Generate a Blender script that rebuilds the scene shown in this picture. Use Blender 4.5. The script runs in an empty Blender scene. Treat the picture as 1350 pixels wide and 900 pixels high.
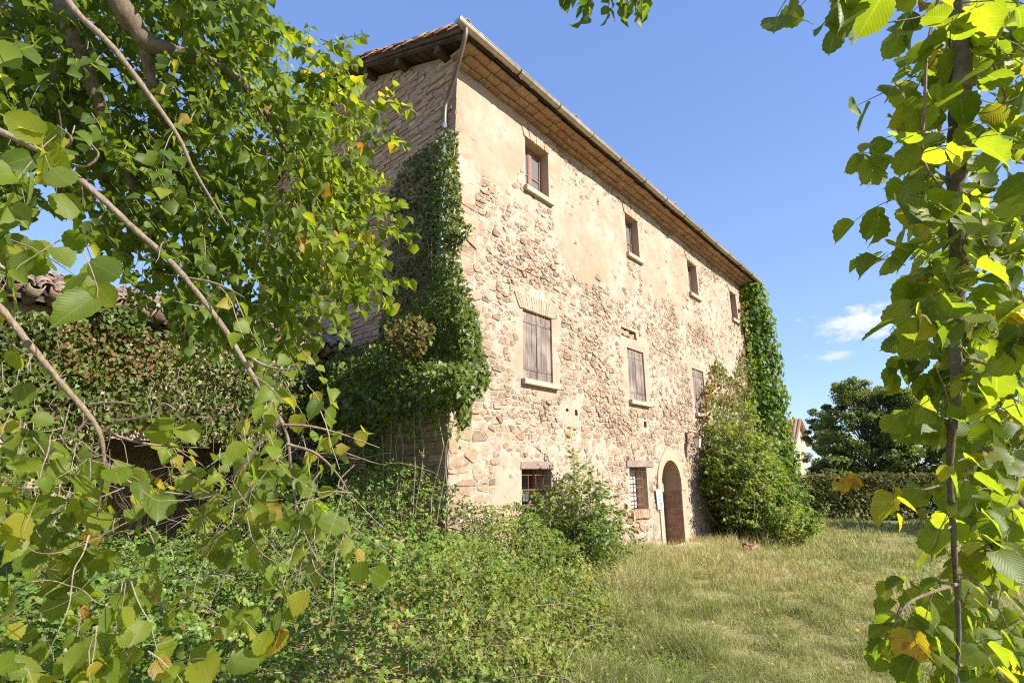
import bpy, math, random
import numpy as np
from mathutils import Matrix, Vector

random.seed(7)
rng = np.random.default_rng(11)
SC = bpy.context.scene
COL = SC.collection
R = math.radians

# ------------------------------------------------------------------ camera
FPX = 685.24                        # focal length in photo pixels (1350 wide)
PIT, ROL, AZ = R(13.916), R(-0.333), R(40.687)
CAM = np.array([0, 0, 2.1])
_c, _s = math.cos(PIT), math.sin(PIT)
FWD = np.array([0, _c, _s]); _u = np.array([0, -_s, _c]); _r = np.array([1.0, 0, 0])
RT = math.cos(ROL) * _r + math.sin(ROL) * _u
UP = -math.sin(ROL) * _r + math.cos(ROL) * _u
cd = bpy.data.cameras.new("camera")
cam = bpy.data.objects.new("camera", cd); COL.objects.link(cam)
cd.sensor_width = 36; cd.lens = FPX / 1350 * 36; cd.clip_start = 0.05; cd.clip_end = 6000
cam.matrix_world = Matrix(((RT[0], UP[0], -FWD[0], CAM[0]), (RT[1], UP[1], -FWD[1], CAM[1]),
                           (RT[2], UP[2], -FWD[2], CAM[2]), (0, 0, 0, 1)))
SC.camera = cam
SC.render.resolution_x, SC.render.resolution_y = 1024, 682

# ------------------------------------------------------------------ sun, sky, exposure
dS = np.array([math.sin(AZ), math.cos(AZ), 0])       # along the facade, away from the near corner
dN = np.array([math.cos(AZ), -math.sin(AZ), 0])      # out of the facade
SUN_REL, SUN_EL = R(13), R(35)
sh = dN * math.cos(SUN_REL) + dS * math.sin(SUN_REL)
sunv = Vector((sh[0] * math.cos(SUN_EL), sh[1] * math.cos(SUN_EL), math.sin(SUN_EL)))
ld = bpy.data.lights.new("sun", "SUN"); ld.energy = 3.9; ld.angle = R(0.53); ld.color = (1.0, 0.94, 0.835)
sun = bpy.data.objects.new("sun", ld); COL.objects.link(sun)
sun.rotation_euler = sunv.to_track_quat("Z", "Y").to_euler(); sun.location = (30, -10, 30)

world = bpy.data.worlds.new("World"); SC.world = world; world.use_nodes = True
wt = world.node_tree; wt.nodes.clear()
def wn(t, **k):
    n = wt.nodes.new(t)
    for a, b in k.items(): setattr(n, a, b)
    return n
sky = wn("ShaderNodeTexSky", sky_type="NISHITA", sun_disc=False)
sky.sun_elevation = SUN_EL; sky.sun_rotation = math.atan2(sunv.x, sunv.y)
sky.air_density = 1.0; sky.dust_density = 0.15; sky.ozone_density = 3.0; sky.altitude = 300
hs = wn("ShaderNodeHueSaturation"); hs.inputs["Saturation"].default_value = 1.1
wt.links.new(sky.outputs[0], hs.inputs["Color"])
# the haze-free blue of the day laid over it by height, and a few small fair-weather clouds
tc = wn("ShaderNodeTexCoord"); sx = wn("ShaderNodeSeparateXYZ"); wt.links.new(tc.outputs["Generated"], sx.inputs[0])
gr = wn("ShaderNodeValToRGB"); wt.links.new(sx.outputs[2], gr.inputs[0])
while len(gr.color_ramp.elements) < 4: gr.color_ramp.elements.new(.5)
for e, (p_, c_) in zip(gr.color_ramp.elements, ((0, (1.25, 1.66, 2.42)), (.16, (.96, 1.40, 2.34)), (.55, (.60, .96, 2.04)), (1, (.40, .70, 1.75)))): e.position = p_; e.color = (*c_, 1)
mg = wn("ShaderNodeMixRGB"); mg.inputs[0].default_value = .8; wt.links.new(hs.outputs[0], mg.inputs[1]); wt.links.new(gr.outputs[0], mg.inputs[2])
last = mg.outputs[0]
nz = wn("ShaderNodeTexNoise"); nz.inputs["Scale"].default_value = 22; nz.inputs["Detail"].default_value = 7; nz.inputs["Roughness"].default_value = 0.62
mp = wn("ShaderNodeMapping"); mp.inputs["Scale"].default_value = (1, 1, 2.2); wt.links.new(tc.outputs["Generated"], mp.inputs[0]); wt.links.new(mp.outputs[0], nz.inputs["Vector"])
def sky_dir(x, y):
    d = (x - 675) / FPX * RT - (y - 450) / FPX * UP + FWD; return d / np.linalg.norm(d)
CLOUDS = [(sky_dir(1128, 428), .075, .026, .88), (sky_dir(1165, 415), .05, .020, .88), (sky_dir(1098, 470), .035, .012, .6), (sky_dir(1330, 415), .09, .035, .88)]
for az_, el_, w_, h_ in ((-130, 14, .12, .03), (150, 20, .15, .04), (110, 10, .12, .03), (-75, 16, .10, .03), (95, 26, .14, .04)):
    q_ = np.array([math.sin(R(az_)) * math.cos(R(el_)), math.cos(R(az_)) * math.cos(R(el_)), math.sin(R(el_))]); CLOUDS.append((q_, w_, h_, .9))
for c_, w_, h_, k_ in CLOUDS:
    m2 = wn("ShaderNodeMapping", vector_type="POINT"); m2.inputs["Scale"].default_value = (1 / w_, 1 / w_, 1 / h_); m2.inputs["Location"].default_value = (-c_[0] / w_, -c_[1] / w_, -c_[2] / h_)
    wt.links.new(tc.outputs["Generated"], m2.inputs[0]); ln = wn("ShaderNodeVectorMath", operation="LENGTH"); wt.links.new(m2.outputs[0], ln.inputs[0])
    fa = wn("ShaderNodeMath", operation="MULTIPLY_ADD"); wt.links.new(nz.outputs[0], fa.inputs[0]); fa.inputs[1].default_value = 3.4
    sb = wn("ShaderNodeMath", operation="SUBTRACT"); sb.inputs[0].default_value = -.72; wt.links.new(ln.outputs["Value"], sb.inputs[1]); wt.links.new(sb.outputs[0], fa.inputs[2])
    mr = wn("ShaderNodeMapRange", interpolation_type="SMOOTHSTEP"); mr.inputs["From Min"].default_value = 0; mr.inputs["From Max"].default_value = .95; mr.inputs["To Max"].default_value = k_
    wt.links.new(fa.outputs[0], mr.inputs[0])
    mx = wn("ShaderNodeMixRGB"); mx.inputs[2].default_value = (2.45, 2.55, 2.75, 1); wt.links.new(mr.outputs[0], mx.inputs[0]); wt.links.new(last, mx.inputs[1]); last = mx.outputs[0]
bg = wn("ShaderNodeBackground"); bg.inputs["Strength"].default_value = 0.15
wt.links.new(last, bg.inputs["Color"])
wo = wn("ShaderNodeOutputWorld"); wt.links.new(bg.outputs[0], wo.inputs[0])

SC.view_settings.view_transform = "Standard"; SC.view_settings.look = "None"
SC.view_settings.gamma = 1.0; SC.view_settings.use_curve_mapping = False
SC.view_settings.exposure = 1.45
SC.render.engine = "CYCLES"
cy = SC.cycles
cy.use_denoising = False; cy.filter_width = 1.15; cy.sample_clamp_indirect = 4.0; cy.max_bounces = 8; cy.diffuse_bounces = 3; cy.glossy_bounces = 2
cy.transmission_bounces = 4; cy.transparent_max_bounces = 8; cy.caustics_reflective = False; cy.caustics_refractive = False

# ------------------------------------------------------------------ photo geometry: a pixel of the 1350 x 900 photo at a depth
C0 = np.array([-1.07948, 8.88, 0.0])                 # near bottom corner of the farmhouse
def ray(x, y): return (x - 675) / FPX * RT - (y - 450) / FPX * UP + FWD
def P(x, y, d): return CAM + ray(x, y) * d
def on_plane(x, y, p0, n):
    r = ray(x, y); return CAM + r * (((p0 - CAM) @ n) / (r @ n))
def fac(x, y, off=0.0):                              # photo pixel -> (s, z) on the facade
    q = on_plane(x, y, C0 + dN * off, dN) - C0; return q @ dS, q[2]
def gab(x, y, off=0.0):                              # photo pixel -> (t, z) on the gable wall
    q = on_plane(x, y, C0 - dS * off, dS) - C0; return -(q @ dN), q[2]
def loc(s, t, z): return C0 + dS * s - dN * t + np.array([0, 0, z])
def pix(p):
    q = np.asarray(p) - CAM; d = q @ FWD
    return 675 + FPX * (q @ RT) / d, 450 - FPX * (q @ UP) / d, d

# ------------------------------------------------------------------ noise
_tab = np.random.default_rng(5).random((256, 256))
def vnoise(x, y, seed=0):
    x = np.asarray(x, float) + seed * 17.31; y = np.asarray(y, float) + seed * 9.77
    xi = np.floor(x).astype(int); yi = np.floor(y).astype(int); fx = x - xi; fy = y - yi
    fx = fx * fx * (3 - 2 * fx); fy = fy * fy * (3 - 2 * fy)
    a = _tab[xi & 255, yi & 255]; b = _tab[(xi + 1) & 255, yi & 255]; c = _tab[xi & 255, (yi + 1) & 255]; d = _tab[(xi + 1) & 255, (yi + 1) & 255]
    return (a * (1 - fx) + b * fx) * (1 - fy) + (c * (1 - fx) + d * fx) * fy - 0.5
def fbm(x, y, seed=0, n=4):
    v = 0; a = 1.0
    for i in range(n): v = v + a * vnoise(np.asarray(x) * 2 ** i, np.asarray(y) * 2 ** i, seed + i * 3); a *= 0.5
    return v
def inpoly(x, y, poly):
    x = np.asarray(x, float); y = np.asarray(y, float); c = np.zeros(x.shape, bool); n = len(poly)
    for i in range(n):
        (x0, y0), (x1, y1) = poly[i], poly[(i + 1) % n]
        if y0 == y1: continue
        h = ((y0 > y) != (y1 > y)) & (x < (x1 - x0) * (y - y0) / (y1 - y0) + x0); c ^= h
    return c
def sdist(x, y, poly):                               # > 0 inside
    d = np.full(np.shape(x), 1e9); n = len(poly)
    for i in range(n):
        a = np.array(poly[i], float); b = np.array(poly[(i + 1) % n], float); e = b - a
        t = np.clip(((x - a[0]) * e[0] + (y - a[1]) * e[1]) / (e @ e + 1e-9), 0, 1)
        d = np.minimum(d, np.hypot(x - a[0] - t * e[0], y - a[1] - t * e[1]))
    return np.where(inpoly(x, y, poly), d, -d)
def sstep(a, b, x):
    t = np.clip((x - a) / (b - a), 0, 1); return t * t * (3 - 2 * t)

# ------------------------------------------------------------------ mesh helpers
def link(name, me, m=None, parent=None, kind=None):
    o = bpy.data.objects.new(name, me); COL.objects.link(o)
    if m is not None and len(me.materials) == 0: me.materials.append(m)
    if parent is not None: o.parent = parent
    if kind: o["kind"] = kind
    return o
def mesh_np(name, V, faces, m=None, attrs=None, smooth=False):
    """faces: list of (k, int array n x k)"""
    me = bpy.data.meshes.new(name)
    V = np.ascontiguousarray(V, np.float32); me.vertices.add(len(V)); me.vertices.foreach_set("co", V.ravel())
    li = np.concatenate([f.ravel() for f in faces]).astype(np.int32)
    tot = np.concatenate([np.full(len(f), f.shape[1]) for f in faces]).astype(np.int32)
    st = np.concatenate([[0], np.cumsum(tot)[:-1]]).astype(np.int32)
    me.loops.add(len(li)); me.loops.foreach_set("vertex_index", li)
    me.polygons.add(len(tot)); me.polygons.foreach_set("loop_start", st)
    if smooth: me.polygons.foreach_set("use_smooth", np.ones(len(tot), bool))
    for k, a in (attrs or {}).items():
        a = np.ascontiguousarray(a, np.float32)
        if a.ndim == 1: me.attributes.new(k, "FLOAT", "POINT").data.foreach_set("value", a)
        else: me.attributes.new(k, "FLOAT_VECTOR", "POINT").data.foreach_set("vector", a.ravel())
    me.update(calc_edges=True); me.validate()
    if m is not None: me.materials.append(m)
    return me
class MB:
    def __init__(s): s.v = []; s.f = []; s.t = []; s.cur = 0.5
    def add(s, vs, fs):
        o = len(s.v); s.v += [tuple(p) for p in vs]; s.t += [s.cur] * len(vs); s.f += [tuple(i + o for i in f) for f in fs]; return s
    def box(s, x0, x1, y0, y1, z0, z1, j=0.0):
        q = lambda: random.uniform(-j, j) if j else 0
        vs = [(x + q(), y + q(), z + q()) for z in (z0, z1) for y in (y0, y1) for x in (x0, x1)]
        return s.add(vs, [(0, 2, 3, 1), (4, 5, 7, 6), (0, 1, 5, 4), (2, 6, 7, 3), (0, 4, 6, 2), (1, 3, 7, 5)])
    def bbox(s, x0, x1, y0, y1, z0, z1, b=0.01, j=0.0):
        """box with the four edges of its -y face chamfered"""
        q = lambda: random.uniform(-j, j) if j else 0
        vs = [(x + q(), y1, z + q()) for x, z in ((x0, z0), (x1, z0), (x1, z1), (x0, z1))]
        vs += [(x, y0 + b, z) for x, z in [(v[0], v[2]) for v in vs]]
        cx, cz = (x0 + x1) / 2, (z0 + z1) / 2
        vs += [(v[0] - math.copysign(b, v[0] - cx), y0 + q() * .5, v[2] - math.copysign(b, v[2] - cz)) for v in vs[:4]]
        fs = [(0, 3, 2, 1), (8, 9, 10, 11)]
        for i in range(4):
            k = (i + 1) % 4; fs += [(i, k, 4 + k, 4 + i), (4 + i, 4 + k, 8 + k, 8 + i)]
        return s.add(vs, fs)
    def beam(s, a, b, w, h, up=(0, 0, 1), j=0.0):
        a = Vector(a); b = Vector(b); d = (b - a).normalized(); up = Vector(up); x = d.cross(up).normalized(); y = x.cross(d)
        vs = []
        for p in (a, b):
            for (i, k) in ((-1, -1), (1, -1), (1, 1), (-1, 1)):
                vs.append(p + x * (w / 2 * i) + y * (h / 2 * k) + Vector((random.uniform(-j, j),) * 3 if j else (0, 0, 0)))
        return s.add(vs, [(0, 1, 2, 3), (7, 6, 5, 4), (0, 4, 5, 1), (1, 5, 6, 2), (2, 6, 7, 3), (3, 7, 4, 0)])
    def tube(s, pts, rad, n=6, cap=True):
        pts = [Vector(p) for p in pts]; m = len(pts)
        if not hasattr(rad, "__len__"): rad = [rad] * m
        vs = []; ref = Vector((0.31, 0.17, 0.93))
        for i, p in enumerate(pts):
            d = (pts[min(i + 1, m - 1)] - pts[max(i - 1, 0)])
            d = d.normalized() if d.length > 1e-9 else Vector((0, 0, 1))
            x = d.cross(ref)
            x = x.normalized() if x.length > 1e-4 else d.orthogonal().normalized()
            y = d.cross(x)
            for k in range(n):
                a = 2 * math.pi * k / n; vs.append(p + (x * math.cos(a) + y * math.sin(a)) * rad[i])
        fs = [(i * n + k, i * n + (k + 1) % n, (i + 1) * n + (k + 1) % n, (i + 1) * n + k) for i in range(m - 1) for k in range(n)]
        if cap: fs += [tuple(range(n - 1, -1, -1)), tuple(range((m - 1) * n, m * n))]
        return s.add(vs, fs)
    def mesh(s, name, m=None, smooth=False):
        me = bpy.data.meshes.new(name); me.from_pydata(s.v, [], s.f)
        me.attributes.new("tint", "FLOAT", "POINT").data.foreach_set("value", np.array(s.t, np.float32))
        if smooth: me.polygons.foreach_set("use_smooth", np.ones(len(me.polygons), bool))
        me.update()
        if m is not None: me.materials.append(m)
        return me
    def build(s, name, m, parent=None, kind=None, smooth=False):
        return link(name, s.mesh(name, m, smooth), None, parent, kind)
def tag(o, label, cat, group=None, kind=None):
    o["label"] = label; o["category"] = cat
    if group: o["group"] = group
    if kind: o["kind"] = kind
    return o
def thing(name, label, cat, at=(0, 0, 0), rz=0.0, group=None):
    o = bpy.data.objects.new(name, None); COL.objects.link(o); o.location = tuple(at); o.rotation_euler = (0, 0, rz); o.empty_display_size = 0.2
    return tag(o, label, cat, group)
def spline(pts, n=6):
    """Catmull-Rom through pts"""
    p = [np.asarray(q, float) for q in pts]; p = [2 * p[0] - p[1]] + p + [2 * p[-1] - p[-2]]; out = []
    for i in range(1, len(p) - 2):
        for k in range(n):
            t = k / n
            out.append(.5 * (2 * p[i] + (p[i + 1] - p[i - 1]) * t + (2 * p[i - 1] - 5 * p[i] + 4 * p[i + 1] - p[i + 2]) * t * t + (3 * p[i] - p[i - 1] - 3 * p[i + 1] + p[i + 2]) * t ** 3))
    return out + [p[-2]]

# ------------------------------------------------------------------ materials
class NT:
    def __init__(s, name):
        s.m = bpy.data.materials.new(name); s.m.use_nodes = True; s.t = s.m.node_tree; s.t.nodes.clear()
        s.out = s.n("ShaderNodeOutputMaterial"); s.pos = None
    def n(s, t, **k):
        x = s.t.nodes.new(t)
        for a, b in k.items(): setattr(x, a, b)
        return x
    def l(s, a, b): s.t.links.new(a, b)
    def attr(s, name): return s.n("ShaderNodeAttribute", attribute_name=name)
    def obj(s):
        if s.pos is None: s.pos = s.n("ShaderNodeTexCoord").outputs["Object"]
        return s.pos
    def geo(s): return s.n("ShaderNodeNewGeometry").outputs["Position"]
    def noise(s, scale, detail=4, rough=.55, vec=None, stretch=None):
        v = vec or s.geo()
        if stretch:
            mpn = s.n("ShaderNodeMapping"); mpn.inputs["Scale"].default_value = stretch; s.l(v, mpn.inputs[0]); v = mpn.outputs[0]
        x = s.n("ShaderNodeTexNoise"); x.inputs["Scale"].default_value = scale; x.inputs["Detail"].default_value = detail; x.inputs["Roughness"].default_value = rough
        s.l(v, x.inputs["Vector"]); return x.outputs[0]
    def ramp(s, fac_, stops, interp="LINEAR"):
        x = s.n("ShaderNodeValToRGB"); e = x.color_ramp; e.interpolation = interp
        while len(e.elements) < len(stops): e.elements.new(.5)
        for q, (p, c) in zip(e.elements, stops):
            q.position = p; q.color = (*c, 1) if len(c) == 3 else c
        s.l(fac_, x.inputs[0]); return x.outputs[0]
    def mix(s, f, a, b, mode="MIX"):
        x = s.n("ShaderNodeMixRGB", blend_type=mode)
        for i, q in zip((0, 1, 2), (f, a, b)):
            if isinstance(q, (int, float)): x.inputs[i].default_value = q if i == 0 else (q, q, q, 1)
            elif isinstance(q, tuple): x.inputs[i].default_value = (*q, 1)
            else: s.l(q, x.inputs[i])
        return x.outputs[0]
    def math(s, op, a, b=None):
        x = s.n("ShaderNodeMath", operation=op)
        for i, q in enumerate((a, b)):
            if q is None: continue
            if isinstance(q, (int, float)): x.inputs[i].default_value = q
            else: s.l(q, x.inputs[i])
        return x.outputs[0]
    def bump(s, h, dist=.01, strength=1.0):
        x = s.n("ShaderNodeBump"); x.inputs["Distance"].default_value = dist
        if isinstance(strength, (int, float)): x.inputs["Strength"].default_value = strength
        else: s.l(strength, x.inputs["Strength"])
        s.l(h, x.inputs["Height"]); return x.outputs[0]
    def pbsdf(s, col, rough=.8, spec=.3, normal=None, metal=0.0):
        x = s.n("ShaderNodeBsdfPrincipled")
        if isinstance(col, tuple): x.inputs["Base Color"].default_value = (*col, 1)
        else: s.l(col, x.inputs["Base Color"])
        if isinstance(rough, (int, float)): x.inputs["Roughness"].default_value = rough
        else: s.l(rough, x.inputs["Roughness"])
        x.inputs["Specular IOR Level"].default_value = spec; x.inputs["Metallic"].default_value = metal
        if normal is not None: s.l(normal, x.inputs["Normal"])
        return x
    def done(s, sh): s.l(sh.outputs[0] if hasattr(sh, "outputs") else sh, s.out.inputs[0]); return s.m

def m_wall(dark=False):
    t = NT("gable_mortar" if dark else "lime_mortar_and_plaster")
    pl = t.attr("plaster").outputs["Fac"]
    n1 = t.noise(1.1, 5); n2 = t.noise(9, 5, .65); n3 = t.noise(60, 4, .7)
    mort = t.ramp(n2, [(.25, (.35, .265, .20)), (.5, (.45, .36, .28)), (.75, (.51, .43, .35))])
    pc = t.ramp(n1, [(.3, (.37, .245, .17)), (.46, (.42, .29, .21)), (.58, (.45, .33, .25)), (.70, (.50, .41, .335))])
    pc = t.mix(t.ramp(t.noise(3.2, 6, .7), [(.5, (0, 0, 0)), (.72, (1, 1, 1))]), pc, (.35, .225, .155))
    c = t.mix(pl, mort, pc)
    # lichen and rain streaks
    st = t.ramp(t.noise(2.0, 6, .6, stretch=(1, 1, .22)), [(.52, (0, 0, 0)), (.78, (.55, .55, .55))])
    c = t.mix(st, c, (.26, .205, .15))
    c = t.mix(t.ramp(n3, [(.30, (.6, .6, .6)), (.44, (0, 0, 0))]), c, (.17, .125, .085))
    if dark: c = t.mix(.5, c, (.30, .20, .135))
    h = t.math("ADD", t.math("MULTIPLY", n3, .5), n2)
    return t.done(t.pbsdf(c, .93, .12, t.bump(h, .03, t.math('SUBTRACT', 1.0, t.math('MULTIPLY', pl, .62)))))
def m_stone(name, stops, grey=.0):
    t = NT(name); ti = t.attr("tint").outputs["Fac"]
    c = t.ramp(ti, stops)
    n2 = t.noise(14, 5, .65); n3 = t.noise(70, 4, .7)
    n4 = t.noise(5.5, 6, .7)
    c = t.mix(t.ramp(n2, [(.30, (.6, .6, .6)), (.52, (0, 0, 0))]), c, (.20, .145, .10))
    c = t.mix(t.ramp(n4, [(.52, (0, 0, 0)), (.64, (.7, .7, .7))]), c, (.47, .38, .295))
    c = t.mix(t.ramp(n3, [(.55, (0, 0, 0)), (.7, (.35, .35, .35))]), c, (.40, .345, .27))
    return t.done(t.pbsdf(c, .9, .15, t.bump(t.math("ADD", t.math("MULTIPLY", n3, .5), n2), .022, .9)))
def m_wood(name, a, b, c3, axis=(14, 14, .8), scale=3.0):
    t = NT(name); ti = t.attr("tint").outputs["Fac"]
    n = t.noise(scale, 6, .62, t.obj(), axis); n2 = t.noise(2.3, 3, .5)
    c = t.ramp(n, [(.28, a), (.5, b), (.74, c3)])
    c = t.mix(t.math("MULTIPLY", ti, .45), c, a)
    c = t.mix(t.ramp(n2, [(.45, (0, 0, 0)), (.7, (.4, .4, .4))]), c, c3)
    return t.done(t.pbsdf(c, .85, .2, t.bump(n, .008, .8)))
def m_tile(name="terracotta"):
    t = NT(name); ti = t.attr("tint").outputs["Fac"]
    c = t.ramp(ti, [(.0, (.30, .15, .09)), (.35, (.42, .22, .13)), (.7, (.45, .29, .18)), (1, (.36, .27, .20))])
    n = t.noise(9, 5, .7); n3 = t.noise(40, 4, .7)
    c = t.mix(t.ramp(n, [(.48, (0, 0, 0)), (.66, (.8, .8, .8))]), c, (.26, .22, .17))
    c = t.mix(t.ramp(n3, [(.56, (0, 0, 0)), (.66, (.75, .75, .75))]), c, (.46, .42, .34))
    return t.done(t.pbsdf(c, .88, .2, t.bump(n3, .01, .7)))
def m_plain(name, col, rough=.8, spec=.3, metal=0.0, var=.25, scale=12, bump=.004):
    t = NT(name); n = t.noise(scale, 5, .65)
    c = t.ramp(n, [(.3, tuple(x * (1 - var) for x in col)), (.7, tuple(min(1, x * (1 + var)) for x in col))])
    return t.done(t.pbsdf(c, rough, spec, t.bump(n, bump, .7), metal))
def m_leaf(name, stops, trans=.42, gloss=.35, rough=.5, veins=False, tcol=(2.6, 2.35, .6)):
    t = NT(name); ti = t.attr("tint").outputs["Fac"]
    c = t.ramp(t.math('ADD', ti, t.math('MULTIPLY', t.math('SUBTRACT', t.noise(38 if veins else 9, 3, .6), .5), .28 if veins else .2)), stops)
    nrm = None
    if veins:
        uv = t.n("ShaderNodeSeparateXYZ"); t.l(t.attr("luv").outputs["Vector"], uv.inputs[0])
        au = t.math("ABSOLUTE", uv.outputs[0])
        ph = t.math("SUBTRACT", t.math("MULTIPLY", uv.outputs[1], 10.5), t.math("MULTIPLY", au, 8.5))
        saw = t.math("ABSOLUTE", t.math("SUBTRACT", t.math("FRACT", ph), .5))
        side = t.math("LESS_THAN", saw, .06); mid = t.math("LESS_THAN", au, .022)
        v = t.math("MAXIMUM", t.math("MULTIPLY", side, .4), mid)
        c = t.mix(t.math("MULTIPLY", v, .26), c, (.30, .34, .12))
        n = t.noise(45, 4, .7)
        c = t.mix(t.ramp(n, [(.5, (0, 0, 0)), (.75, (.3, .3, .3))]), c, (.20, .17, .05))
        # tiny brown spots of autumn
        sp = t.noise(120, 2, .5)
        c = t.mix(t.ramp(sp, [(.70, (0, 0, 0)), (.75, (.7, .7, .7))]), c, (.14, .075, .025))
        nrm = t.bump(saw, .0012, .45)
    bf = t.n("ShaderNodeNewGeometry").outputs["Backfacing"]
    cb = t.mix(.25, c, (.17, .21, .08))
    cc = t.mix(bf, c, cb)
    p = t.pbsdf(cc, rough, gloss, nrm)
    tr = t.n("ShaderNodeBsdfTranslucent")
    t.l(t.mix(1.0, c, tcol, "MULTIPLY"), tr.inputs[0])
    if nrm is not None: t.l(nrm, tr.inputs["Normal"])
    ms = t.n("ShaderNodeMixShader"); ms.inputs[0].default_value = trans
    t.l(p.outputs[0], ms.inputs[1]); t.l(tr.outputs[0], ms.inputs[2])
    return t.done(ms)
def m_bark(name, a, b, sc=30):
    t = NT(name); n = t.noise(sc, 6, .7, None, (1, 1, .45)); n2 = t.noise(5, 3, .5)
    c = t.ramp(n, [(.3, a), (.7, b)]); c = t.mix(t.ramp(n2, [(.5, (0, 0, 0)), (.65, (.5, .5, .5))]), c, (.30, .29, .25))
    return t.done(t.pbsdf(c, .85, .25, t.bump(n, .006, .9)))

M = {}
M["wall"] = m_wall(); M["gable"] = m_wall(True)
M["stone"] = m_stone("rubble_stone", [(0, (.17, .13, .095)), (.07, (.23, .17, .115)), (.25, (.31, .22, .14)), (.45, (.37, .265, .17)), (.58, (.27, .18, .12)), (.72, (.35, .25, .17)), (.85, (.43, .335, .24)), (.96, (.30, .17, .115)), (1, (.17, .135, .105))])
M["gstone"] = m_stone("gable_stone", [(0, (.34, .25, .175)), (.35, (.47, .34, .235)), (.7, (.44, .26, .17)), (1, (.56, .45, .34))])
M["brick"] = m_stone("old_brick", [(0, (.34, .165, .095)), (.4, (.41, .22, .125)), (.7, (.43, .28, .17)), (1, (.30, .175, .115))])
M["tile"] = m_tile()
M["shutter"] = m_wood("weathered_shutter_wood", (.07, .05, .042), (.20, .148, .122), (.42, .355, .31), (11, 11, .55), 5.0)
M["door"] = m_wood("door_wood", (.16, .105, .08), (.27, .185, .145), (.36, .27, .22), (9, 9, .7), 3.0)
M["timber"] = m_wood("old_timber", (.04, .027, .018), (.085, .058, .038), (.16, .115, .08), (2, 10, 10), 2.5)
M["greyboard"] = m_wood("grey_board", (.045, .032, .024), (.09, .07, .052), (.18, .15, .12), (10, .8, 10), 3.0)
M["lintel"] = m_wood("bleached_lintel", (.15, .105, .08), (.27, .20, .155), (.38, .31, .25), (.8, 10, 10), 3.0)
M["frame"] = m_plain("red_brown_paint", (.24, .105, .07), .6, .4, 0, .3, 20)
M["cill"] = m_plain("sandstone_sill", (.43, .35, .25), .9, .15, 0, .18, 16, .008)
M["surround"] = m_plain("smooth_render", (.44, .31, .215), .9, .15, 0, .12, 5, .006)
M["iron"] = m_plain("rusty_iron", (.16, .075, .05), .75, .3, .2, .4, 30)
M["dark"] = m_plain("dark_room", (.035, .03, .026), .95, .1)
M["gutter"] = m_plain("aged_copper_gutter", (.42, .36, .28), .42, .5, .35, .25, 7, .003)
M["pipe"] = m_plain("brown_copper_pipe", (.17, .12, .085), .5, .5, .35, .3, 8, .003)
M["pale_brick"] = m_stone("pale_brick", [(0, (.40, .26, .18)), (.5, (.46, .32, .225)), (1, (.48, .38, .28))])
M["zinc"] = m_plain("blue_grey_pipe", (.16, .20, .27), .4, .5, .3, .2, 9, .002)
M["rust"] = m_plain("rust_strap", (.12, .055, .03), .8, .3)
M["white"] = m_plain("off_white_paint", (.66, .63, .57), .7, .3, 0, .08)
M["blue"] = m_plain("blue_print", (.08, .18, .50), .7, .3, 0, .05)
def m_glass(name, base):
    t = NT(name); n = t.noise(1.7, 2)
    p = t.pbsdf(base, .04, .5, t.bump(n, .02, .25)); p.inputs["Transmission Weight"].default_value = .8; p.inputs["IOR"].default_value = 1.45
    return t.done(p)
M["glass"] = m_glass("window_glass", (.75, .8, .82)); M["lampglass"] = m_glass("frosted_lamp_glass", (.8, .8, .76))
HZ = [(0, (.036, .065, .010)), (.3, (.070, .118, .015)), (.55, (.125, .182, .020)), (.80, (.20, .245, .025)), (.93, (.27, .25, .03)), (.985, (.33, .225, .035)), (1, (.24, .11, .03))]
M["hazel_near"] = m_leaf("hazel_leaf", HZ, .64, .35, .45, True)
M["hazel"] = m_leaf("hazel_foliage", HZ, .52, .3, .5)
M["ivy"] = m_leaf("ivy_leaf", [(0, (.035, .052, .010)), (.5, (.092, .13, .018)), (.8, (.18, .21, .035)), (.93, (.17, .19, .06)), (1, (.20, .09, .035))], .32, .32, .45)
M["creeper"] = m_leaf("creeper_leaf", [(0, (.05, .085, .02)), (.35, (.11, .14, .03)), (.6, (.18, .15, .05)), (.8, (.20, .105, .05)), (1, (.18, .06, .035))], .35, .3, .5)
M["bramble"] = m_leaf("bramble_leaf", [(0, (.045, .080, .012)), (.5, (.115, .20, .028)), (.8, (.21, .275, .045)), (.93, (.24, .24, .06)), (1, (.24, .13, .05))], .32, .4, .45)
M["weed"] = m_leaf("weed_leaf", [(0, (.075, .10, .02)), (.5, (.17, .225, .04)), (.8, (.30, .30, .08)), (1, (.42, .32, .14))], .35, .25, .6)
M["shrub"] = m_leaf("shrub_leaf", [(0, (.04, .08, .013)), (.5, (.125, .19, .028)), (.85, (.22, .26, .05)), (1, (.27, .22, .08))], .38, .35, .5)
M["vine"] = m_leaf("column_vine_leaf", [(0, (.045, .095, .012)), (.5, (.10, .17, .02)), (1, (.19, .24, .035))], .35, .3, .5)
M["oak"] = m_leaf("far_tree_leaf", [(0, (.05, .08, .024)), (.5, (.13, .17, .042)), (.85, (.21, .24, .06)), (1, (.13, .15, .05))], .30, .3, .55)
M["hedge"] = m_leaf("hedge_leaf", [(0, (.04, .058, .018)), (.6, (.095, .11, .028)), (1, (.14, .105, .045))], .25, .2, .6)
M["grass"] = m_leaf("grass_blade", [(0, (.16, .19, .045)), (.35, (.28, .315, .095)), (.65, (.45, .415, .17)), (.9, (.60, .51, .27)), (1, (.46, .33, .18))], .33, .25, .6, tcol=(1.1, 1.1, .7))
M["bark"] = m_bark("hazel_bark", (.06, .042, .028), (.19, .148, .105), 70); M["twig"] = m_bark("twig_bark", (.13, .085, .055), (.33, .255, .19), 110)
M["deadtwig"] = m_bark("dry_stem", (.20, .135, .095), (.36, .27, .205))
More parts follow.
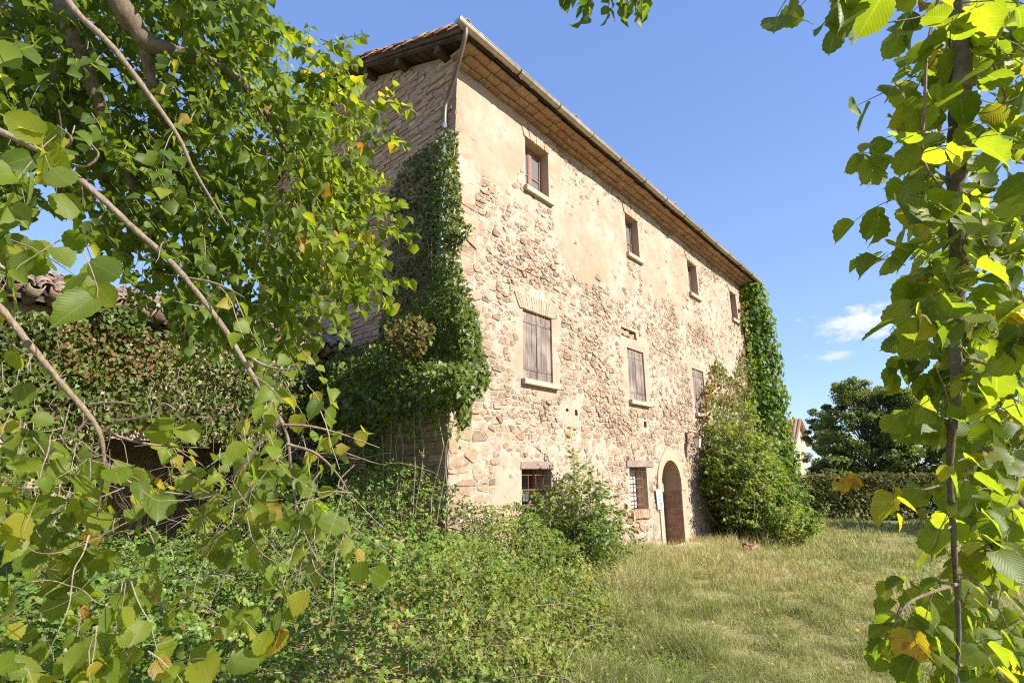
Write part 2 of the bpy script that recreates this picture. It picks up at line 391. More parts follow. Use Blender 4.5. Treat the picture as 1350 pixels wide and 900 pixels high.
def m_ground():
    t = NT("meadow_soil"); n = t.noise(.6, 5, .6); n2 = t.noise(7, 6, .7)
    c = t.ramp(n2, [(.3, (.17, .155, .065)), (.5, (.31, .27, .12)), (.72, (.42, .355, .19))])
    c = t.mix(t.ramp(n, [(.4, (0, 0, 0)), (.65, (.6, .6, .6))]), c, (.12, .125, .045))
    return t.done(t.pbsdf(c, .95, .1, t.bump(n2, .05, .8)))
M["ground"] = m_ground()

# ================================================================== ground
def ground_z(x, y): return 0.10 * fbm(np.asarray(x) * .22, np.asarray(y) * .22, 3, 3) * sstep(1.0, 5.0, np.hypot(x, y))
gx = np.concatenate([-np.geomspace(3000, 14, 24), np.linspace(-13, 26, 110), np.geomspace(27, 3000, 24)])
gy = np.concatenate([-np.geomspace(3000, 5, 20), np.linspace(-4, 34, 110), np.geomspace(35, 4000, 26)])
GX, GY = np.meshgrid(gx, gy, indexing="ij")
near = 1 - sstep(26, 60, np.hypot(GX, GY))
V = np.stack([GX, GY, ground_z(GX, GY) * near], -1).reshape(-1, 3)
ii, jj = np.meshgrid(np.arange(len(gx) - 1), np.arange(len(gy) - 1), indexing="ij"); q = (ii * len(gy) + jj).ravel()
link("ground", mesh_np("ground", V, [(4, np.stack([q, q + len(gy), q + len(gy) + 1, q + 1], -1))] and [np.stack([q, q + len(gy), q + len(gy) + 1, q + 1], -1)], M["ground"], smooth=True), kind="structure")

# ================================================================== farmhouse   local axes: x along the facade, y into the house, z up
FL, GD, EAVE, SL = 18.1, 8.2, 10.22, 0.38           # facade length, gable depth, wall height at the eave, roof slope
house = thing("farmhouse", "old three-storey rubble stone farmhouse with flaking beige plaster and terracotta eaves", "farmhouse", C0, math.pi / 2 - AZ)
OPEN = {"T1": (2.14, 3.02, 8.29, 9.55), "T2": (6.78, 7.58, 8.21, 9.47), "T3": (11.3, 12.15, 8.17, 9.42), "T4": (15.7, 16.5, 8.20, 9.40),
        "S1": (1.99, 3.0, 3.89, 5.37), "S2": (6.42, 7.38, 3.89, 5.33), "S3": (10.85, 11.85, 3.89, 5.40), "S4": (15.2, 16.2, 3.9, 5.4),
        "G1": (1.90, 2.86, 0.98, 2.13), "G2": (6.18, 7.10, 1.10, 2.17)}
DOOR = (7.92, 9.20, 1.72); DCX, DR = (DOOR[0] + DOOR[1]) / 2, (DOOR[1] - DOOR[0]) / 2
HOLES = [fac(*p) for p in ((758, 545), (850, 559), (745, 541), (852, 563))]
PUT = [(HOLES[0][0] - .03, HOLES[0][0] + .09, HOLES[0][1] - .05, HOLES[0][1] + .09), (HOLES[1][0] - .06, HOLES[1][0] + .10, HOLES[1][1] - .08, HOLES[1][1] + .08),
       (HOLES[2][0], HOLES[2][0] + .10, HOLES[2][1] - .02, HOLES[2][1] + .05)]
RECESS = (*[fac(818, 428)[0], fac(838, 440)[0]], 5.62, 5.86)     # broken relieving arch above the middle shutter
fp = lambda pts, off=0: [fac(x, y, off) for x, y in pts]
THICK = [fp([(598, 85), (640, 112), (690, 158), (690, 262), (668, 268), (662, 240), (640, 235), (625, 285), (598, 292)]),
         fp([(724, 195), (735, 188), (752, 215), (742, 250), (728, 262)]),
         fp([(733, 292), (752, 272), (790, 283), (822, 285), (824, 352), (836, 378), (812, 392), (775, 372), (744, 345)]),
         fp([(846, 283), (872, 300), (903, 328), (905, 395), (914, 412), (880, 402), (850, 388), (845, 350)]),
         fp([(870, 400), (925, 412), (940, 432), (900, 428)])]
THIN = [fp([(728, 190), (822, 262), (822, 300), (730, 300)]), fp([(842, 275), (905, 320), (905, 340), (842, 300)]),
        fp([(922, 352), (985, 390), (985, 470), (950, 480), (922, 420)]), fp([(900, 470), (985, 470), (985, 560), (930, 560), (925, 500)])]
BORDER = [(1.68, 3.25, 3.6, 5.95), (6.15, 7.62, 3.6, 5.62), (10.6, 12.1, 3.6, 5.7), (1.25, 1.92, .2, 2.4), (2.84, 3.1, .9, 2.3), (7.1, 7.3, 1.0, 2.2)]
def rect_in(s, z, r, e=0.0): return (s > r[0] - e) & (s < r[1] + e) & (z > r[2] - e) & (z < r[3] + e)
def rect_sd(s, z, r):
    dx = np.maximum(r[0] - s, s - r[1]); dz = np.maximum(r[2] - z, z - r[3])
    return -(np.hypot(np.maximum(dx, 0), np.maximum(dz, 0)) + np.minimum(np.maximum(dx, dz), 0))
def plaster(s, z):
    s = np.asarray(s, float); z = np.asarray(z, float); m = np.zeros(s.shape); j = .62 * fbm(s * 1.9, z * 1.9, 21, 5)
    for p in THICK: m = np.maximum(m, sstep(-.10, .12, sdist(s, z, p) + j))
    for p in THIN: m = np.maximum(m, .62 * sstep(-.2, .3, sdist(s, z, p) + 1.3 * j))
    for r in BORDER: m = np.maximum(m, .85 * sstep(-.10, .08, rect_sd(s, z, r) + .35 * j))
    return m
def mortar(s, z, pl):
    lo = fbm(s * .9, z * .9, 31, 3); hi = fbm(s * 7, z * 7, 33, 4); fine = fbm(s * 24, z * 24, 37, 2)
    h = .0 + .026 * lo + .020 * hi + .013 * fine
    return h * (1 - pl) + pl * (.024 + .008 * hi + .004 * lo + .002 * fine)
def door_sd(s, z):                                   # < 0 inside the arched door opening
    return np.where(z < DOOR[2], np.abs(s - DCX) - DR, np.hypot(s - DCX, z - DOOR[2]) - DR)
def edge_d(s, z):
    d = np.full(np.shape(s), 9.0)
    for r in OPEN.values(): d = np.minimum(d, np.abs(rect_sd(s, z, r)))
    return np.minimum(d, np.abs(door_sd(s, z)))
def lines(base, extra):
    a = np.array(sorted(base))
    for e in extra: a[np.argmin(np.abs(a - e))] = e
    return np.unique(np.round(a, 4))
sl = [-.02]
while sl[-1] < FL: sl.append(sl[-1] + .034 + .0032 * sl[-1])
sl = lines(sl, [v for r in list(OPEN.values()) + PUT + [RECESS] for v in r[:2]] + [DOOR[0], DOOR[1]])
zl = lines(np.arange(-.3, EAVE + .12, .042), [v for r in list(OPEN.values()) + PUT + [RECESS] for v in r[2:]])
S_, Z_ = np.meshgrid(sl, zl, indexing="ij")
PL_ = plaster(S_, Z_); H_ = mortar(S_, Z_, PL_)
ed = sstep(.0, .12, edge_d(S_, Z_)); H_ = H_ * ed + .012 * (1 - ed)
def grid_faces(ns, nz, keep):
    i, j = np.meshgrid(np.arange(ns - 1), np.arange(nz - 1), indexing="ij"); q = (i * nz + j)[keep]
    return np.stack([q, q + nz, q + nz + 1, q + 1], -1)
cs = (S_[:-1, :-1] + S_[1:, 1:]) / 2; cz = (Z_[:-1, :-1] + Z_[1:, 1:]) / 2
keep = door_sd(cs, cz) > 0
for r in list(OPEN.values()) + PUT + [RECESS]: keep &= ~rect_in(cs, cz, r)
wall = link("facade_wall", mesh_np("facade_wall", np.stack([S_, -H_, Z_], -1).reshape(-1, 3), [grid_faces(len(sl), len(zl), keep)], M["wall"], {"plaster": PL_.ravel()}), None, house)

# ---- rubble stones: anisotropic Voronoi cells pressed into the mortar
def clip(poly, mx_, my_, nx_, ny_):
    out = []; n = len(poly)
    for i in range(n):
        ax, ay = poly[i]; bx, by = poly[(i + 1) % n]
        da = (ax - mx_) * nx_ + (ay - my_) * ny_; db = (bx - mx_) * nx_ + (by - my_) * ny_
        if da <= 0: out.append((ax, ay))
        if (da < 0 < db) or (db < 0 < da):
            t = da / (da - db); out.append((ax + (bx - ax) * t, ay + (by - ay) * t))
    return out
def cells(seeds, kz):
    """Voronoi cells of seeds (n x 2) with z stretched by kz"""
    A = seeds * np.array([1, kz]); res = []
    for i in range(len(A)):
        d2 = ((A - A[i]) ** 2).sum(1); nb = np.argsort(d2)[1:16]; w = .55
        poly = [(A[i, 0] - w, A[i, 1] - w), (A[i, 0] + w, A[i, 1] - w), (A[i, 0] + w, A[i, 1] + w), (A[i, 0] - w, A[i, 1] + w)]
        for k in nb:
            d = A[k] - A[i]; poly = clip(poly, (A[i, 0] + A[k, 0]) / 2, (A[i, 1] + A[k, 1]) / 2, d[0], d[1])
            if len(poly) < 3: break
        res.append([(x, y / kz) for x, y in poly])
    return res
def stone_ring(poly, gap):
    c = np.mean(poly, 0); pts = []
    n = len(poly)
    for i in range(n):                                # round every corner, add ragged midpoints on long edges
        p, a, b = np.array(poly[i]), np.array(poly[i - 1]), np.array(poly[(i + 1) % n])
        if np.hypot(*(b - p)) < .03: continue
        f = random.uniform(.08, .26); pts.append(p + (a - p) * f * .8); pts.append(p + (b - p) * f)
    out = []
    for p in pts:
        v = p - c; L = np.hypot(*v) + 1e-6; g = gap * random.uniform(.5, 1.6)
        out.append(c + v * max(.35, (L - g) / L) + np.array([random.uniform(-.008, .008), random.uniform(-.007, .007)]))
    return np.array(out[:11])
def stone_geom(ring, h, depth=.05):
    n = len(ring); c = ring.mean(0); b = random.uniform(.006, .016)
    tl = (random.uniform(-.05, .05), random.uniform(-.06, .06))
    mid = ring; top = c + (ring - c) * (1 - b * 1.6 / (np.hypot(*(ring - c).T).mean() + .01))[..., None] if False else c + (ring - c) * (1 - min(.3, b * 1.5 / (np.hypot(*(ring - c).T).mean() + .01)))
    hh = lambda q: h + (q[0] - c[0]) * tl[0] + (q[1] - c[1]) * tl[1]
    vs = [(p[0], depth, p[1]) for p in ring] + [(p[0], -hh(p) + b, p[1]) for p in mid] + [(p[0], -hh(p) + random.uniform(-.006, .006), p[1]) for p in top]
    fs = []
    for i in range(n):
        k = (i + 1) % n; fs += [(i, k, n + k, n + i), (n + i, n + k, 2 * n + k, 2 * n + i)]
    return vs, fs + [tuple(range(2 * n, 3 * n))]
seeds = []; z = -.1; row = 0
while z < EAVE + .1:
    hgt = random.choice([.075, .095, .12, .145, .18]) * random.uniform(.9, 1.15) if z > 1.8 else random.uniform(.13, .24); s = random.uniform(0, .2); row += 1
    while s < FL + .3:
        big = s < .6
        w = random.uniform(.42, .62) if big else random.choice([.09, .12, .15, .19, .26]) * random.uniform(.85, 1.2)
        jz = .02 if big else .30 * hgt
        seeds.append((s + w / 2, z + hgt / 2 + random.uniform(-jz, jz)))
        if w > .3 and not big and random.random() < .35: seeds[-1] = (s + w * .3, z + hgt * .3); seeds.append((s + w * .75, z + hgt * .72))
        s += w
    z += hgt
seeds = np.array(seeds)
near_parts, rest = [], MB()
cand = []
SPL = plaster(seeds[:, 0], seeds[:, 1])
for sd, poly, pl in zip(seeds, cells(seeds, 1.75), SPL):
    if len(poly) < 3 or sd[0] > FL - .1 or sd[1] > EAVE or sd[1] < -.15: continue
    a = np.array(poly)
    a[:, 0] = np.maximum(a[:, 0], .005); a[:, 1] = np.minimum(a[:, 1], EAVE - .02)
    bad = False
    for r in list(OPEN.values()) + [RECESS] + PUT:
        if rect_in(a[:, 0], a[:, 1], r, .03).any() or rect_in(sd[0], sd[1], r, .05): bad = True
    if (door_sd(a[:, 0], a[:, 1]) < .20).any(): bad = True
    if bad or pl > .96 and random.random() < .45: continue
    ring = stone_ring([tuple(p) for p in a], random.uniform(.006, .018))
    if len(ring) < 5: continue
    h = random.gauss(.011, .006)
    if random.random() < .12: h += .012
    ti = random.random() ** 1.0
    if sd[0] < .7: h += .006; ti = random.uniform(.35, .85)
    ar = abs(np.sum(ring[:, 0] * np.roll(ring[:, 1], -1) - np.roll(ring[:, 0], -1) * ring[:, 1])) / 2
    p = loc(sd[0], 0, sd[1]); dd = np.linalg.norm(p - CAM); v = (CAM - p) / dd
    score = ar / dd ** 2 * abs(v @ dN)
    hidden = pl > .5 or (sd[1] < 1.25 and sd[0] < 6) or (sd[1] < 2.2 and 2.9 < sd[0] < 5.2) or (sd[0] < .35 and 3 < sd[1] < 7)
    cand.append((-1 if hidden else score, ring, h, ti))
cand.sort(key=lambda c: -c[0])
for i, (sc_, ring, h, ti) in enumerate(cand):
    vs, fs = stone_geom(ring, h)
    if i < 290 and sc_ > 0:
        mb = MB(); mb.cur = ti; c = ring.mean(0)
        mb.add([(x - c[0], y, z_ - c[1]) for x, y, z_ in vs], fs)
        o = mb.build("stone", M["stone"], house); o.location = (c[0], 0, c[1])
    else:
        rest.cur = ti; rest.add(vs, fs)
rest.build("small_stones", M["stone"], house, "stuff")

# ---- gable wall (shaded end) with thin rough courses
tl_ = np.linspace(-.02, GD, 90); zl_ = np.linspace(-.3, 1, 120)
def gtop(t): return EAVE + SL * np.minimum(np.maximum(t, 0), GD - np.maximum(t, 0)) + .12
T_, Q_ = np.meshgrid(tl_, np.linspace(0, 1, 150), indexing="ij"); ZG = -.3 + Q_ * (gtop(T_) + .3)
HG = .02 * fbm(T_ * 3, ZG * 7, 41, 4)
f4 = grid_faces(90, 150, np.ones((89, 149), bool))
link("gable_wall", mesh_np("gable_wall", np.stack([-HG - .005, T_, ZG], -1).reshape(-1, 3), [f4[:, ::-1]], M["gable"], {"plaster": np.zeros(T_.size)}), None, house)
gs = MB(); z = .3
while z < 12.1:
    hh = random.choice([.06, .075, .09, .13]) ; t = -.0 + random.uniform(0, .1)
    while t < GD - .1:
        w = random.uniform(.14, .42)
        if z + hh < gtop(np.array(t)) - .03 and z + hh < gtop(np.array(t + w)) - .03:
            ring = np.array([(t + .01, z + .008), (t + w * .5, z + random.uniform(.002, .012)), (t + w - .01, z + .008), (t + w - .004, z + hh * .5), (t + w - .012, z + hh - .008), (t + w * .5, z + hh - random.uniform(.0, .01)), (t + .012, z + hh - .008), (t + .003, z + hh * .5)])
            ring[:, 1] += .03 * fbm(ring[:, 0] * .8, ring[:, 1] * .8, 44, 2) + random.uniform(-.004, .004)
            gs.cur = random.random(); vs, fs = stone_geom(ring, random.uniform(.0, .05))
            gs.add([(y, x, z_) for x, y, z_ in vs], [f[::-1] for f in fs])
        t += w
    z += hh
gs.build("gable_stones", M["gstone"], house, "stuff")
# remaining outer walls, floors
mb = MB()
mb.add([(FL, 0, -.3), (FL, GD, -.3), (FL, GD, EAVE), (FL, GD / 2, EAVE + SL * GD / 2), (FL, 0, EAVE + .1)], [(0, 1, 2, 3, 4)])
mb.add([(0, GD, -.3), (FL, GD, -.3), (FL, GD, EAVE), (0, GD, EAVE)], [(3, 2, 1, 0)])
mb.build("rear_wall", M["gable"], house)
mb = MB()
for z in (0.0, 3.2, 6.9): mb.box(.25, FL - .25, .62, GD - .1, z, z + .15)
mb.box(.2, FL - .2, 3.2, 3.3, 0, EAVE)
mb.build("inner_floor", M["dark"], house)

# ---- openings
def reveal(r, depth, m, name="reveal", y0=-.012):
    s0, s1, z0, z1 = r; b = MB(); e = .0
    b.add([(s0, y0, z0), (s0, depth, z0), (s0, depth, z1), (s0, y0, z1)], [(0, 1, 2, 3)])
    b.add([(s1, y0, z0), (s1, depth, z0), (s1, depth, z1), (s1, y0, z1)], [(3, 2, 1, 0)])
    b.add([(s0, y0, z1), (s1, y0, z1), (s1, depth, z1), (s0, depth, z1)], [(3, 2, 1, 0)])
    b.add([(s0, y0, z0), (s1, y0, z0), (s1, depth, z0), (s0, depth, z0)], [(0, 1, 2, 3)])
    return b.build(name, m, house)
def sill(r, out, hgt, ext, m=None, lab=None):
    b = MB(); b.bbox(r[0] - ext * .6, r[1] + ext, -out, .12, r[2] - hgt, r[2] + .004, .012, .004)
    return b.build("window_sill", m or M["cill"], house)
def jack_arch(s0, s1, z0, z1, n, lean=.25):
    b = MB(); c = (s0 + s1) / 2
    for i in range(n):
        a, d = s0 + (s1 - s0) * (i + .06) / n, s0 + (s1 - s0) * (i + .94) / n
        k = lambda s, z: s + (s - c) * lean * (z - z0) / (z1 - z0)
        j0, j1 = z0 + random.uniform(-.004, .004), z1 + random.uniform(-.02, .02); h = random.uniform(.030, .044); b.cur = random.random()
        vs = [(k(a, j0), .05, j0), (k(d, j0), .05, j0), (k(d, j1), .05, j1), (k(a, j1), .05, j1)]
        vs += [(x, -h + .006, z) for x, _, z in vs]
        cx, cz_ = sum(v[0] for v in vs[:4]) / 4, (j0 + j1) / 2
        vs += [(x + math.copysign(.004, cx - x), -h, z + math.copysign(.006, cz_ - z)) for x, _, z in vs[:4]]
        fs = [(8, 9, 10, 11)]
        for q_ in range(4):
            w = (q_ + 1) % 4; fs += [(q_, w, 4 + w, 4 + q_), (4 + q_, 4 + w, 8 + w, 8 + q_)]
        b.add(vs, fs)
    return b.build("brick_arch", M["pale_brick"], house, "stuff")
def casement(r, d):
    """two-leaf wooden window set back in its opening: frame with panes as sub-parts"""
    s0, s1, z0, z1 = r; fr = MB(); w = .045
    fr.box(s0, s0 + w, d, d + .06, z0, z1); fr.box(s1 - w, s1, d, d + .06, z0, z1)
    fr.box(s0 + w, s1 - w, d + .001, d + .06, z0, z0 + w); fr.box(s0 + w, s1 - w, d + .001, d + .06, z1 - w, z1)
    m = (s0 + s1) / 2
    fr.box(m - .045, m + .045, d - .015, d + .05, z0 + w, z1 - w)
    for a, b in ((s0 + w, m - .045), (m + .045, s1 - w)):
        fr.box(a, a + .03, d - .008, d + .045, z0 + w, z1 - w); fr.box(b - .03, b, d - .008, d + .045, z0 + w, z1 - w)
        for zz in (z0 + w + .015, z0 + (z1 - z0) * .42, z1 - w - .015): fr.box(a + .03, b - .03, d - .004, d + .04, zz - .015, zz + .015)
    f = fr.build("window", M["frame"], house)
    for a, b in ((s0 + w + .03, m - .075), (m + .075, s1 - w - .03)):
        for z_a, z_b in ((z0 + w + .03, z0 + (z1 - z0) * .42 - .015), (z0 + (z1 - z0) * .42 + .015, z1 - w - .03)):
            g = MB(); g.box(a - .005, b + .005, d + .018, d + .022, z_a - .005, z_b + .005); g.build("pane", M["glass"], f)
    return f
def shutters(r, nplank, d=.03):
    s0, s1, z0, z1 = r; m = (s0 + s1) / 2 + random.uniform(-.01, .01)
    for a, b in ((s0 + .01, m - .006), (m + .006, s1 - .01)):
        bt = MB(); bt.box(a, b, d + .036, d + .05, z0 + .005, z1 - .005)
        lf = bt.build("shutter", M["shutter"], house)
        for zz in (z0 + .25, z1 - .22):
            bt = MB(); bt.cur = .9; bt.bbox(a + .015, b - .015, d - .012, d + .02, zz - .035, zz + .035, .006, .003); bt.build("batten", M["shutter"], lf)
        for zz in (z0 + .25, z1 - .22):
            e = a if a < m - .1 else b
            hg = MB(); hg.box(min(e, e + (.05 if e == b else -.05)), max(e, e + (.05 if e == b else -.05)), d - .035, d - .002, zz - .02, zz + .02)
            hg.build("hinge", M["rust"], lf)
        for i in range(nplank):
            p = MB(); p.cur = random.random()
            p.bbox(a + (b - a) * i / nplank + .003, a + (b - a) * (i + 1) / nplank - .003, d + random.uniform(-.004, .004), d + .035, z0 + random.uniform(.0, .02), z1 - random.uniform(.005, .02), .005, .003)
            p.build("plank", M["shutter"], lf)
for k in ("T1", "T2", "T3", "T4"):
    reveal(OPEN[k], .62, M["surround"]); casement(OPEN[k], .22); sill(OPEN[k], .11, .13, .09)
    r = OPEN[k]; jack_arch(r[0] - .05, r[1] + .05, r[3] + .005, r[3] + .27, 13)
for k in ("S1", "S2", "S3", "S4"):
    reveal(OPEN[k], .3, M["surround"]); shutters(OPEN[k], 3); sill(OPEN[k], .13, .11, .13)
r = OPEN["S1"]; jack_arch(r[0] - .12, r[1] + .10, r[3] + .01, r[3] + .34, 17, .3)
def bars(r, nx, nz, d, rad=.011):
    b = MB(); s0, s1, z0, z1 = r
    for i in range(nx):
        x = s0 + (s1 - s0) * (i + .5) / nx; b.tube([(x, d, z0 - .02), (x, d, z1 + .02)], rad, 6)
    for i in range(nz):
        z = z0 + (z1 - z0) * (i + .6) / nz; b.box(s0 - .02, s1 + .02, d - .012, d + .012, z - .014, z + .014)
    return b.build("window_bars", M["iron"], house)
r = OPEN["G1"]; reveal(r, .62, M["surround"]); bars(r, 4, 4, .12); casement((r[0], r[1], r[2], r[3]), .5)
r = OPEN["G2"]; reveal(r, .62, M["surround"]); bars(r, 4, 5, .10)
casement(r, .42)
for k, (a, b, top) in {"G1": (1.86, 2.92, .15), "G2": (6.02, 7.50, .16)}.items():
    mb = MB(); z0 = OPEN[k][3] - .002; mb.bbox(a, b, -.05, .3, z0, z0 + top, .014, .012); mb.build("lintel", M["lintel"], house)
mb = MB(); r = OPEN["G2"]
for i in range(8):
    a = r[0] - .02 + i * .122; mb.cur = random.random(); mb.bbox(a, a + .11, -.07, .15, r[2] - .20 + random.uniform(-.02, .02), r[2] + .002, .006, .004)
mb.build("brick_sill", M["brick"], house, "stuff")
mb = MB(); r = OPEN["G2"]; mb.box(r[0] + .48, r[1] - .06, .30, .33, r[2] + .03, r[3] - .04); mb.build("inner_shutter", M["white"], house)
# hole where the relieving arch has fallen out, and putlog holes
for r in PUT + [RECESS]:
    mb = MB()
    s0, s1, z0, z1 = r; d = .16
    vs = [(s, y, z) for y in (-.006, d) for s, z in ((s0, z0), (s1, z0), (s1, z1), (s0, z1))]
    mb.add(vs, [(4, 5, 6, 7)] + [(i, 4 + i, 4 + (i + 1) % 4, (i + 1) % 4) for i in range(4)])
    mb.build("wall_hole", M["gable"], house)
for i in range(5):
    b = MB(); b.cur = random.random(); s = RECESS[0] + .02 + i * (RECESS[1] - RECESS[0] - .04) / 5; z = RECESS[2] + random.uniform(0, .06)
    b.bbox(s, s + (RECESS[1] - RECESS[0]) / 5.6, random.uniform(.0, .05), .15, z, z + random.uniform(.09, .16), .008, .01); b.build("brick", M["brick"], house)

# ---- door: render surround with keystone joint, imposts, brick reveal, plank leaf
def arch_pts(rr, n=18): return [(DCX + rr * math.cos(math.pi * i / n), DOOR[2] + rr * math.sin(math.pi * i / n)) for i in range(n + 1)]
mb = MB(); n = 18; ai, ao = arch_pts(DR), arch_pts(DR + .24)
ao = [(x, z + .16 * max(0, 1 - abs(x - DCX) / .5)) for x, z in ao]
for i in range(n):
    if i == n // 2 - 1: ai_b = (ai[i + 1][0] + .012, ai[i + 1][1]); ao_b = (ao[i + 1][0] + .012, ao[i + 1][1])
    else: ai_b, ao_b = ai[i + 1], ao[i + 1]
    q_ = [ai[i], ao[i], ao_b, ai_b]; h = .045
    mb.add([(x, -h, z) for x, z in q_] + [(x, .05, z) for x, z in q_], [(0, 1, 2, 3)[::-1], (1, 5, 6, 2)[::-1], (0, 3, 7, 4)[::-1], (2, 6, 7, 3)[::-1], (0, 4, 5, 1)[::-1]])
for sgn in (-1, 1):
    e0 = DCX + sgn * DR; e1 = e0 + sgn * .20
    mb.bbox(min(e0, e1), max(e0, e1), -.040, .05, -.1, DOOR[2] - .22, .008, .01)
mb.build("door_surround", M["surround"], house)
for sgn in (-1, 1):
    e0 = DCX + sgn * (DR - .03); e1 = DCX + sgn * (DR + .27)
    b = MB(); b.bbox(min(e0, e1), max(e0, e1), -.065, .08, DOOR[2] - .22, DOOR[2], .012, .006); b.build("impost", M["surround"], house)
mb = MB(); D = .52
for sgn in (-1, 1):
    z = 0.0
    while z < DOOR[2] - .24:
        hgt = .062; y = -.03; off = random.uniform(0, .1)
        while y < D:
            w = min(D, y + random.uniform(.12, .26)) ; mb.cur = random.random(); x = DCX + sgn * DR; pr = random.uniform(.004, .016)
            xa, xb = sorted((x - sgn * pr, x + sgn * .1)); mb.box(xa, xb, y, w - .007, z, z + hgt - .009, .002); y = w
        z += hgt
mb.build("reveal_bricks", M["brick"], house, "stuff")
mb = MB()
a = arch_pts(DR + .002, 20)
a = [(a[0][0], -.1)] + a + [(a[-1][0], -.1)]
for i in range(len(a) - 1):
    (x0, z0), (x1, z1) = a[i], a[i + 1]; mb.add([(x0, -.03, z0), (x1, -.03, z1), (x1, D, z1), (x0, D, z0)], [(0, 1, 2, 3)])
mb.build("door_reveal", M["surround"], house)
mb = MB(); ab = arch_pts(DR, 16); mb.add([(DCX - DR, D + .03, -.1), (DCX + DR, D + .03, -.1)] + [(x, D + .03, z) for x, z in ab], [tuple(range(19))])
door = mb.build("door", M["door"], house)
for i in range(9):
    x0 = DCX - DR + 2 * DR * i / 9 + .003; x1 = DCX - DR + 2 * DR * (i + 1) / 9 - .003; xm = max(abs(x0 - DCX), abs(x1 - DCX))
    top = DOOR[2] + math.sqrt(max(0, DR ** 2 - min(xm, DR - .001) ** 2)); b = MB(); b.cur = random.random(); b.bbox(x0, x1, D + .0, D + .028, .02, top - .01, .006, .002); b.build("plank", M["door"], door)
b = MB(); b.tube([(DCX + .38, D - .01, 1.0), (DCX + .38, D - .05, 1.02), (DCX + .38, D - .05, 1.14), (DCX + .38, D - .01, 1.16)], .009); b.build("handle", M["iron"], door)
b = MB(); b.bbox(DCX - .95, DCX + .85, -.62, -.05, -.1, .10, .03, .02); b.build("doorstep", M["cill"], house)

# ---- cornice of three stepped brick courses, soffit, gutter
for k, (out, z0) in enumerate(((.15, EAVE - .20), (.31, EAVE - .125), (.49, EAVE - .05))):
    s = -.05 - out * .2 + (k % 2) * .15
    while s < FL:
        w = .30 * random.uniform(.9, 1.12); b = MB(); b.cur = random.random(); zz = z0 + random.uniform(-.008, .008)
        b.bbox(0, w - .014, -out - random.uniform(-.012, .02), .04, 0, .062, .007, .005)
        o = b.build("cornice_brick", M["brick"], house); o.location = (s, 0, zz); s += w
mb = MB(); mb.box(-.02, FL, -.40, .06, EAVE + .018, EAVE + .07); mb.build("cornice_bed", M["gable"], house)
GO, GZ, GR = .66, EAVE + .085, .085
mb = MB(); n = 9
for s in np.linspace(-.62, FL + .35, 26):
    for i in range(n):
        a = math.pi * i / (n - 1); mb.v.append((s, -GO - GR * math.cos(a), GZ + .012 * math.sin(s * 1.3) - GR * math.sin(a))); mb.t.append(.5)
mb.f = [(i * n + k, i * n + k + 1, (i + 1) * n + k + 1, (i + 1) * n + k) for i in range(25) for k in range(n - 1)]
mb.f += [tuple(range(n)), tuple(range(25 * n + n - 1, 25 * n - 1, -1))]
gut = mb.build("gutter", M["gutter"], house, smooth=False)
sm = gut.modifiers.new("wall", "SOLIDIFY"); sm.thickness = .006
b = MB(); b.tube([(-.62, -GO - GR, GZ + .003), (FL + .35, -GO - GR, GZ + .003)], .012, 6); b.build("gutter_bead", M["gutter"], gut)
for s in np.arange(1.15, FL, 1.42):
    b = MB(); pts = [(0, -GO - (GR + .006) * math.cos(a), -(GR + .006) * math.sin(a)) for a in np.linspace(0, math.pi, 9)] + [(0, -GO + GR + .12, .05)]
    for p, q_ in zip(pts[:-1], pts[1:]): b.beam(p, q_, .03, .008, (1, 0, 0))
    o = b.build("gutter_bracket", M["rust"], house); o.location = (s, 0, GZ)
# downpipe at the near corner
pts = spline([(-.40, -GO, GZ - .05), (-.40, -GO + .02, GZ - .26), (-.30, -.35, GZ - .62), (-.12, .14, GZ - 1.02), (-.10, .22, GZ - 1.25), (-.10, .22, GZ - 1.6)], 5)
b = MB(); b.tube(pts, .045, 10); b.build("downpipe", M["pipe"], house, smooth=True)
b = MB(); b.tube([(-.10, .22, GZ - 1.55), (-.10, .22, 3.0)], .052, 10); b.build("lower_downpipe", M["zinc"], house, smooth=True)
for z in (8.6, 7.4, 6.2):
    b = MB(); b.tube([(-.10, .22, z), (-.10, .22, z + .05)], .062, 10); b.build("pipe_clip", M["rust"], house)

# ---- roof: deck, tile rows, verge tiles, purlins, boards
OH = .42; RZ = EAVE + .10
def rz(t): return RZ + SL * (min(t, GD - t) + OH) + .03
mb = MB(); th = .05
for t0, t1 in ((-.56, GD / 2), (GD / 2, GD + .56)):
    q_ = [(-OH + .05, t0, rz(t0)), (FL + .4, t0, rz(t0)), (FL + .4, t1, rz(t1)), (-OH + .05, t1, rz(t1))]
    mb.add(q_ + [(x, y, z - th) for x, y, z in q_], [(0, 1, 2, 3), (7, 6, 5, 4), (0, 4, 5, 1), (1, 5, 6, 2), (2, 6, 7, 3), (3, 7, 4, 0)])
roof = mb.build("roof", M["timber"], house)
def coppo(L, r0, r1, up=True, n=7, th=.014):
    """half-round tapered tile along +y"""
    vs = []; fs = []
    for (y, r) in ((0, r0), (L, r1)):
        for rr in (r, r - th):
            for i in range(n):
                a = math.pi * i / (n - 1); vs.append((rr * math.cos(a), y, (rr * math.sin(a)) * (1 if up else -1)))
    for i in range(n - 1):
        fs += [(i, i + 1, 2 * n + i + 1, 2 * n + i), (n + i + 1, n + i, 3 * n + i, 3 * n + i + 1), (i + 1, i, n + i, n + i + 1), (2 * n + i, 2 * n + i + 1, 3 * n + i + 1, 3 * n + i)]
    return vs, fs
tile_me = []
for i in range(8):
    b = MB(); b.cur = i / 7; vs, fs = coppo(.46, .095, .078); b.add(vs, fs); tile_me.append(b.mesh("roof_tile", M["tile"], True))
